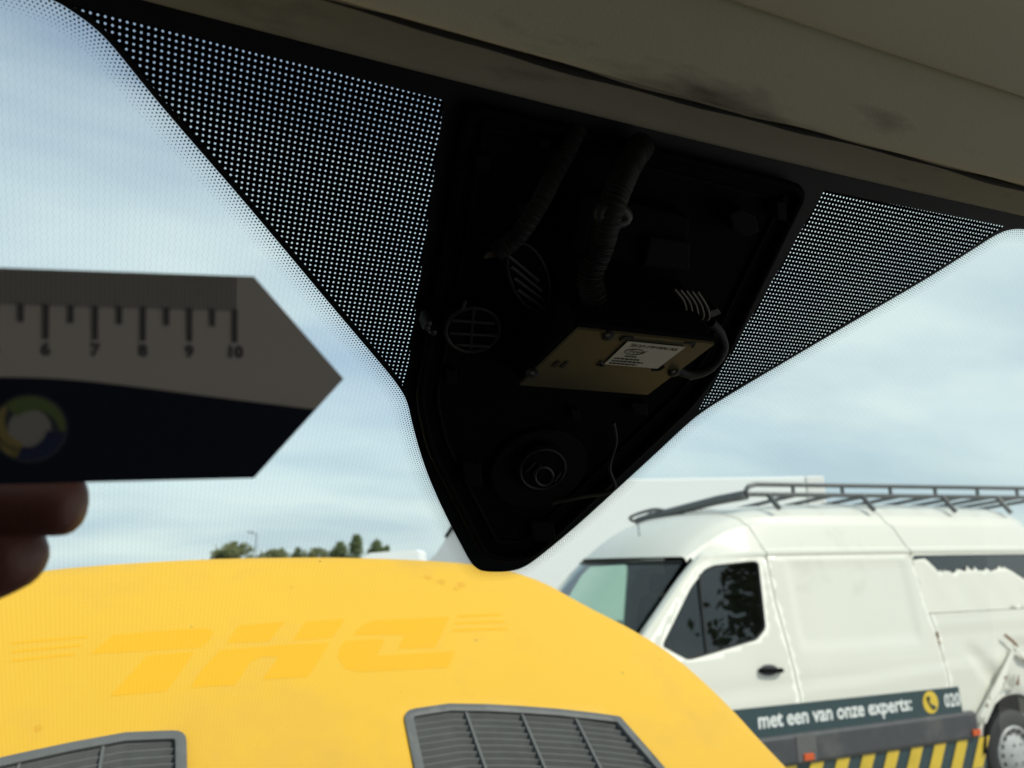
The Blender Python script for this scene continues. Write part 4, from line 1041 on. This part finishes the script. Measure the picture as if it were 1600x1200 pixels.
for x in (4.70, 5.10, 5.50, 5.90, 6.30, 6.70, 7.10, 7.5, 7.9):
    tube('rack_cross_bar', [(x, NY, railz(x, NY)-.004), (x, FY, railz(x, FY)-.004)], .017, M['rack'], wv, 8)
tube('rack_roller', [(4.19, NY, 2.462), (4.17, 5.3, 2.445), (4.15, 6.25, 2.365), (4.14, FY+.10, 2.335)], .040, M['rack'], wv, 12)
tube('rack_roller_hoop', smooth_path([(4.15, 6.00, 2.40), (4.10, 6.12, 2.425), (4.08, 6.35, 2.405), (4.08, 6.52, 2.375), (4.12, 6.54, 2.345), (4.14, 6.45, 2.335)], 5), .016, M['rack'], wv, 8)

# ================================================================== white box lorry behind
ax = Vector((RGT.x, RGT.y, 0)).normalized(); ay = Vector((-ax.y, ax.x, 0)).normalized()     # along / away
q0 = at_t((1285, 744), 13.0); TO = Vector((q0.x, q0.y, 0)); TZ = q0.z
def T(a, b, z): return TO-ax*a+ay*b+Vector((0, 0, z))
lorry = empty('box_lorry', T(3, 1.2, 0)); prop(lorry, 'tall white box lorry standing behind the white van', 'lorry')
def lbox(name, a0, a1, b0, b1, z0, z1, mat, bevel=0):
    return prism(name, [T(a0, b0, z0), T(a1, b0, z0), T(a1, b1, z0), T(a0, b1, z0)], (0, 0, z1-z0), mat, lorry, bevel=bevel)
lbox('cargo_box', .30, 5.75, 0, 2.4, .95, TZ, M['truck'], .02)
lbox('rear_frame', -.02, .29, -.01, 2.41, .93, TZ+.004, pm('off_white_frame', (.82, .80, .76), .5), .02)
lbox('box_bottom_rail', .31, 5.74, -.012, .05, .93, 1.03, M['steel'])
lbox('chassis', .3, 8.0, .7, 1.7, .6, .94, M['black'])
rows = []
for b in (.05, 2.35):
    rows.append([T(a, b, z) for a, z in [(5.95, .55), (5.95, 2.05), (6.0, 2.80), (6.10, 2.78), (6.55, 2.12), (6.75, 1.95), (7.35, 1.85), (7.85, 1.15), (7.95, .55)]])
cabm = fix(mesh(rows[0]+rows[1], [tuple(range(8, -1, -1)), tuple(range(9, 18))]+[(i, (i+1) % 9, 9+(i+1) % 9, 9+i) for i in range(9)]))
link('cab', cabm, M['truckgrey'], lorry)
prism('fairing_edge', [T(6.02, .02, 2.84), T(6.13, .02, 2.82), T(6.40, .02, 2.42), T(6.36, .02, 2.38)], ay*.08, M['black'], lorry)
prism('cab_window', [T(6.4, .03, 1.25), T(7.25, .03, 1.20), T(7.15, .03, 1.75), T(6.45, .03, 1.80)], ay*.015, M['bglass'], lorry)
for a in (1.4, 2.4, 7.0):
    for b, s in ((.15, -1), (2.25, 1)):
        lathe('wheel', T(a, b, .45), ay*s, [(.0, .0), (.25, .01), (.28, -.03), (.42, .0), (.45, -.05), (.45, -.25), (.2, -.27)], M['rubber'], lorry, 24)

# low white van further left
q = at_t((603, 861), 22.0); LO = Vector((q.x, q.y, 0)); LZ = q.z
lv = empty('parked_van', LO); prop(lv, 'white vehicle roof showing low behind the bonnet, left of the lorry', 'van')
def L(a, b, z): return LO+ax*a+ay*b+Vector((0, 0, z))
prof = [(-1.9, .4), (-1.95, .95), (-1.3, 1.15), (-.78, LZ-.22), (-.45, LZ-.05), (.85, LZ+.03), (.95, LZ-.05), (1.0, .4)]
P0 = [L(a, 0, z) for a, z in prof]; P1 = [L(a, 1.8, z) for a, z in prof]
link('shell', fix(mesh(P0+P1, [tuple(range(7, -1, -1)), tuple(range(8, 16))]+[(i, (i+1) % 8, 8+(i+1) % 8, 8+i) for i in range(8)])), M['truck'], lv)
prism('side_window', [L(-.9, -.01, 1.3), L(-.1, -.01, 1.3), L(-.1, -.01, 1.85), L(-.6, -.01, 1.85)], ay*.005, M['bglass'], lv)
for a in (-1.3, .5):
    lathe('wheel', L(a, .05, .33), -ay, [(0, 0), (.2, .01), (.31, .0), (.33, -.04), (.33, -.2)], M['rubber'], lv, 20)

# ================================================================== trees, lamp post
def tree(px, py, t, spread, label, kind, seed, group='trees on the skyline', n=2600):
    rnd = random.Random(seed)
    top = at_t((px, py), t) if t else Vector((px[0], px[1], py)); bx, by, h = top.x, top.y, top.z
    o = empty('tree', (bx, by, 0)); prop(o, label, 'tree', group if t else None)
    rows_t = [Vector((bx+rnd.uniform(-.05, .05)*k, by, h*.8*k/6)) for k in range(7)]
    tk = tube('trunk', rows_t, .14, M['bark'], o, 8, rfn=lambda s: .05+.14*(1-s))
    for k in range(9):
        z = h*(.22+.07*k); a = rnd.uniform(0, 6.28); r = spread*.7*(1-k/11)
        tube('limb', [Vector((bx, by, z)), Vector((bx+math.cos(a)*r, by+math.sin(a)*r, z+.25*r))], .04, M['bark'], o, 5)
    v = []; f = []
    clumps = []
    for k in range(46):
        s = rnd.random()**.8
        z = h*(.20+.76*s)
        wmax = spread*((1-s)**.75 if kind == 0 else math.sqrt(max(.02, 1-(2*s-.85)**2/1.4)))*(.65+.5*rnd.random())
        a = rnd.uniform(0, 6.28); r = wmax*rnd.random()**.5
        clumps.append((Vector((bx+math.cos(a)*r, by+math.sin(a)*r, z)), spread*.28*(1.1-.55*s)))
    clumps.append((Vector((bx, by, h*.955)), spread*.10))
    for _ in range(n):
        c, r = rnd.choice(clumps)
        p = c+Vector((rnd.gauss(0, r*.55), rnd.gauss(0, r*.55), rnd.gauss(0, r*.5)))
        d1 = Vector((rnd.gauss(0, 1), rnd.gauss(0, 1), rnd.gauss(0, 1))).normalized(); d2 = d1.orthogonal().normalized()
        s = rnd.uniform(.07, .15)*max(.6, spread/1.6); i = len(v)
        v += [p-d1*s, p+d2*s*.55, p+d1*s, p-d2*s*.55]; f.append((i, i+1, i+2, i+3))
    link('crown', mesh(v, f), M['leaf2'] if kind else M['leaf'], o)
trees = [(348, 858, 92, 1.5, 1, 'small low tree just left of the broad olive tree, above the bonnet'),
         (367, 846, 90, 1.9, 1, 'broad olive tree, tallest left of the lamp post'),
         (432, 860, 95, 1.9, 1, 'low spreading tree just right of the lamp post'),
         (466, 855, 92, 1.2, 0, 'small pointed tree between two low trees in the middle of the skyline'),
         (492, 858, 94, 1.9, 1, 'low rounded tree in the middle of the skyline'),
         (531, 848, 90, 1.7, 0, 'dark pointed tree just left of the tallest conifer'),
         (557, 836, 88, 1.6, 0, 'tallest pointed conifer left of the white roof'),
         (588, 845, 90, 1.5, 0, 'pointed conifer above the low white roof'),
         (604, 853, 95, 1.1, 0, 'smallest conifer, rightmost above the low white roof')]
for i, (x, y, t, s, k, lab_) in enumerate(trees): tree(x, y, t, s*1.35, lab_, k, 100+i)
tree((13.4, -5.2), 6.6, 0, 1.7, 'leafy tree mirrored in the door window of the white van', 1, 55, n=2400)
lp_ = at_t((401, 833), 100)
lamp = empty('lamp_post', (lp_.x, lp_.y, 0)); prop(lamp, 'slim grey lamp post standing among the far trees', 'lamp post')
tube('post', [(lp_.x, lp_.y, 0), (lp_.x, lp_.y, lp_.z)], .08, M['steel'], lamp, 8, rfn=lambda s: .11-.05*s)
tube('lamp_arm', [(lp_.x, lp_.y, lp_.z-.1), Vector((lp_.x, lp_.y, lp_.z+.05))-ax*.7], .05, M['steel'], lamp, 6)
prism('lamp_head', [Vector((lp_.x, lp_.y, lp_.z+.02))-ax*.45+ay*.15, Vector((lp_.x, lp_.y, lp_.z+.10))-ax*1.2+ay*.12, Vector((lp_.x, lp_.y, lp_.z+.10))-ax*1.2-ay*.12, Vector((lp_.x, lp_.y, lp_.z+.02))-ax*.45-ay*.15], (0, 0, .13), M['darkgrey'], lamp)
# ------------------------------------------------------------------ parenting: keep every mesh where it was built
bpy.context.view_layer.update()
for o in col.objects:
    if o.parent is not None:
        o.matrix_parent_inverse = o.parent.matrix_world.inverted()
    bpy.context.view_layer.update() if o.parent is not None and o.type == 'EMPTY' else None
bpy.context.view_layer.update()
for o in col.objects:
    if o.parent is not None and o.type == 'MESH': o.matrix_parent_inverse = o.parent.matrix_world.inverted()
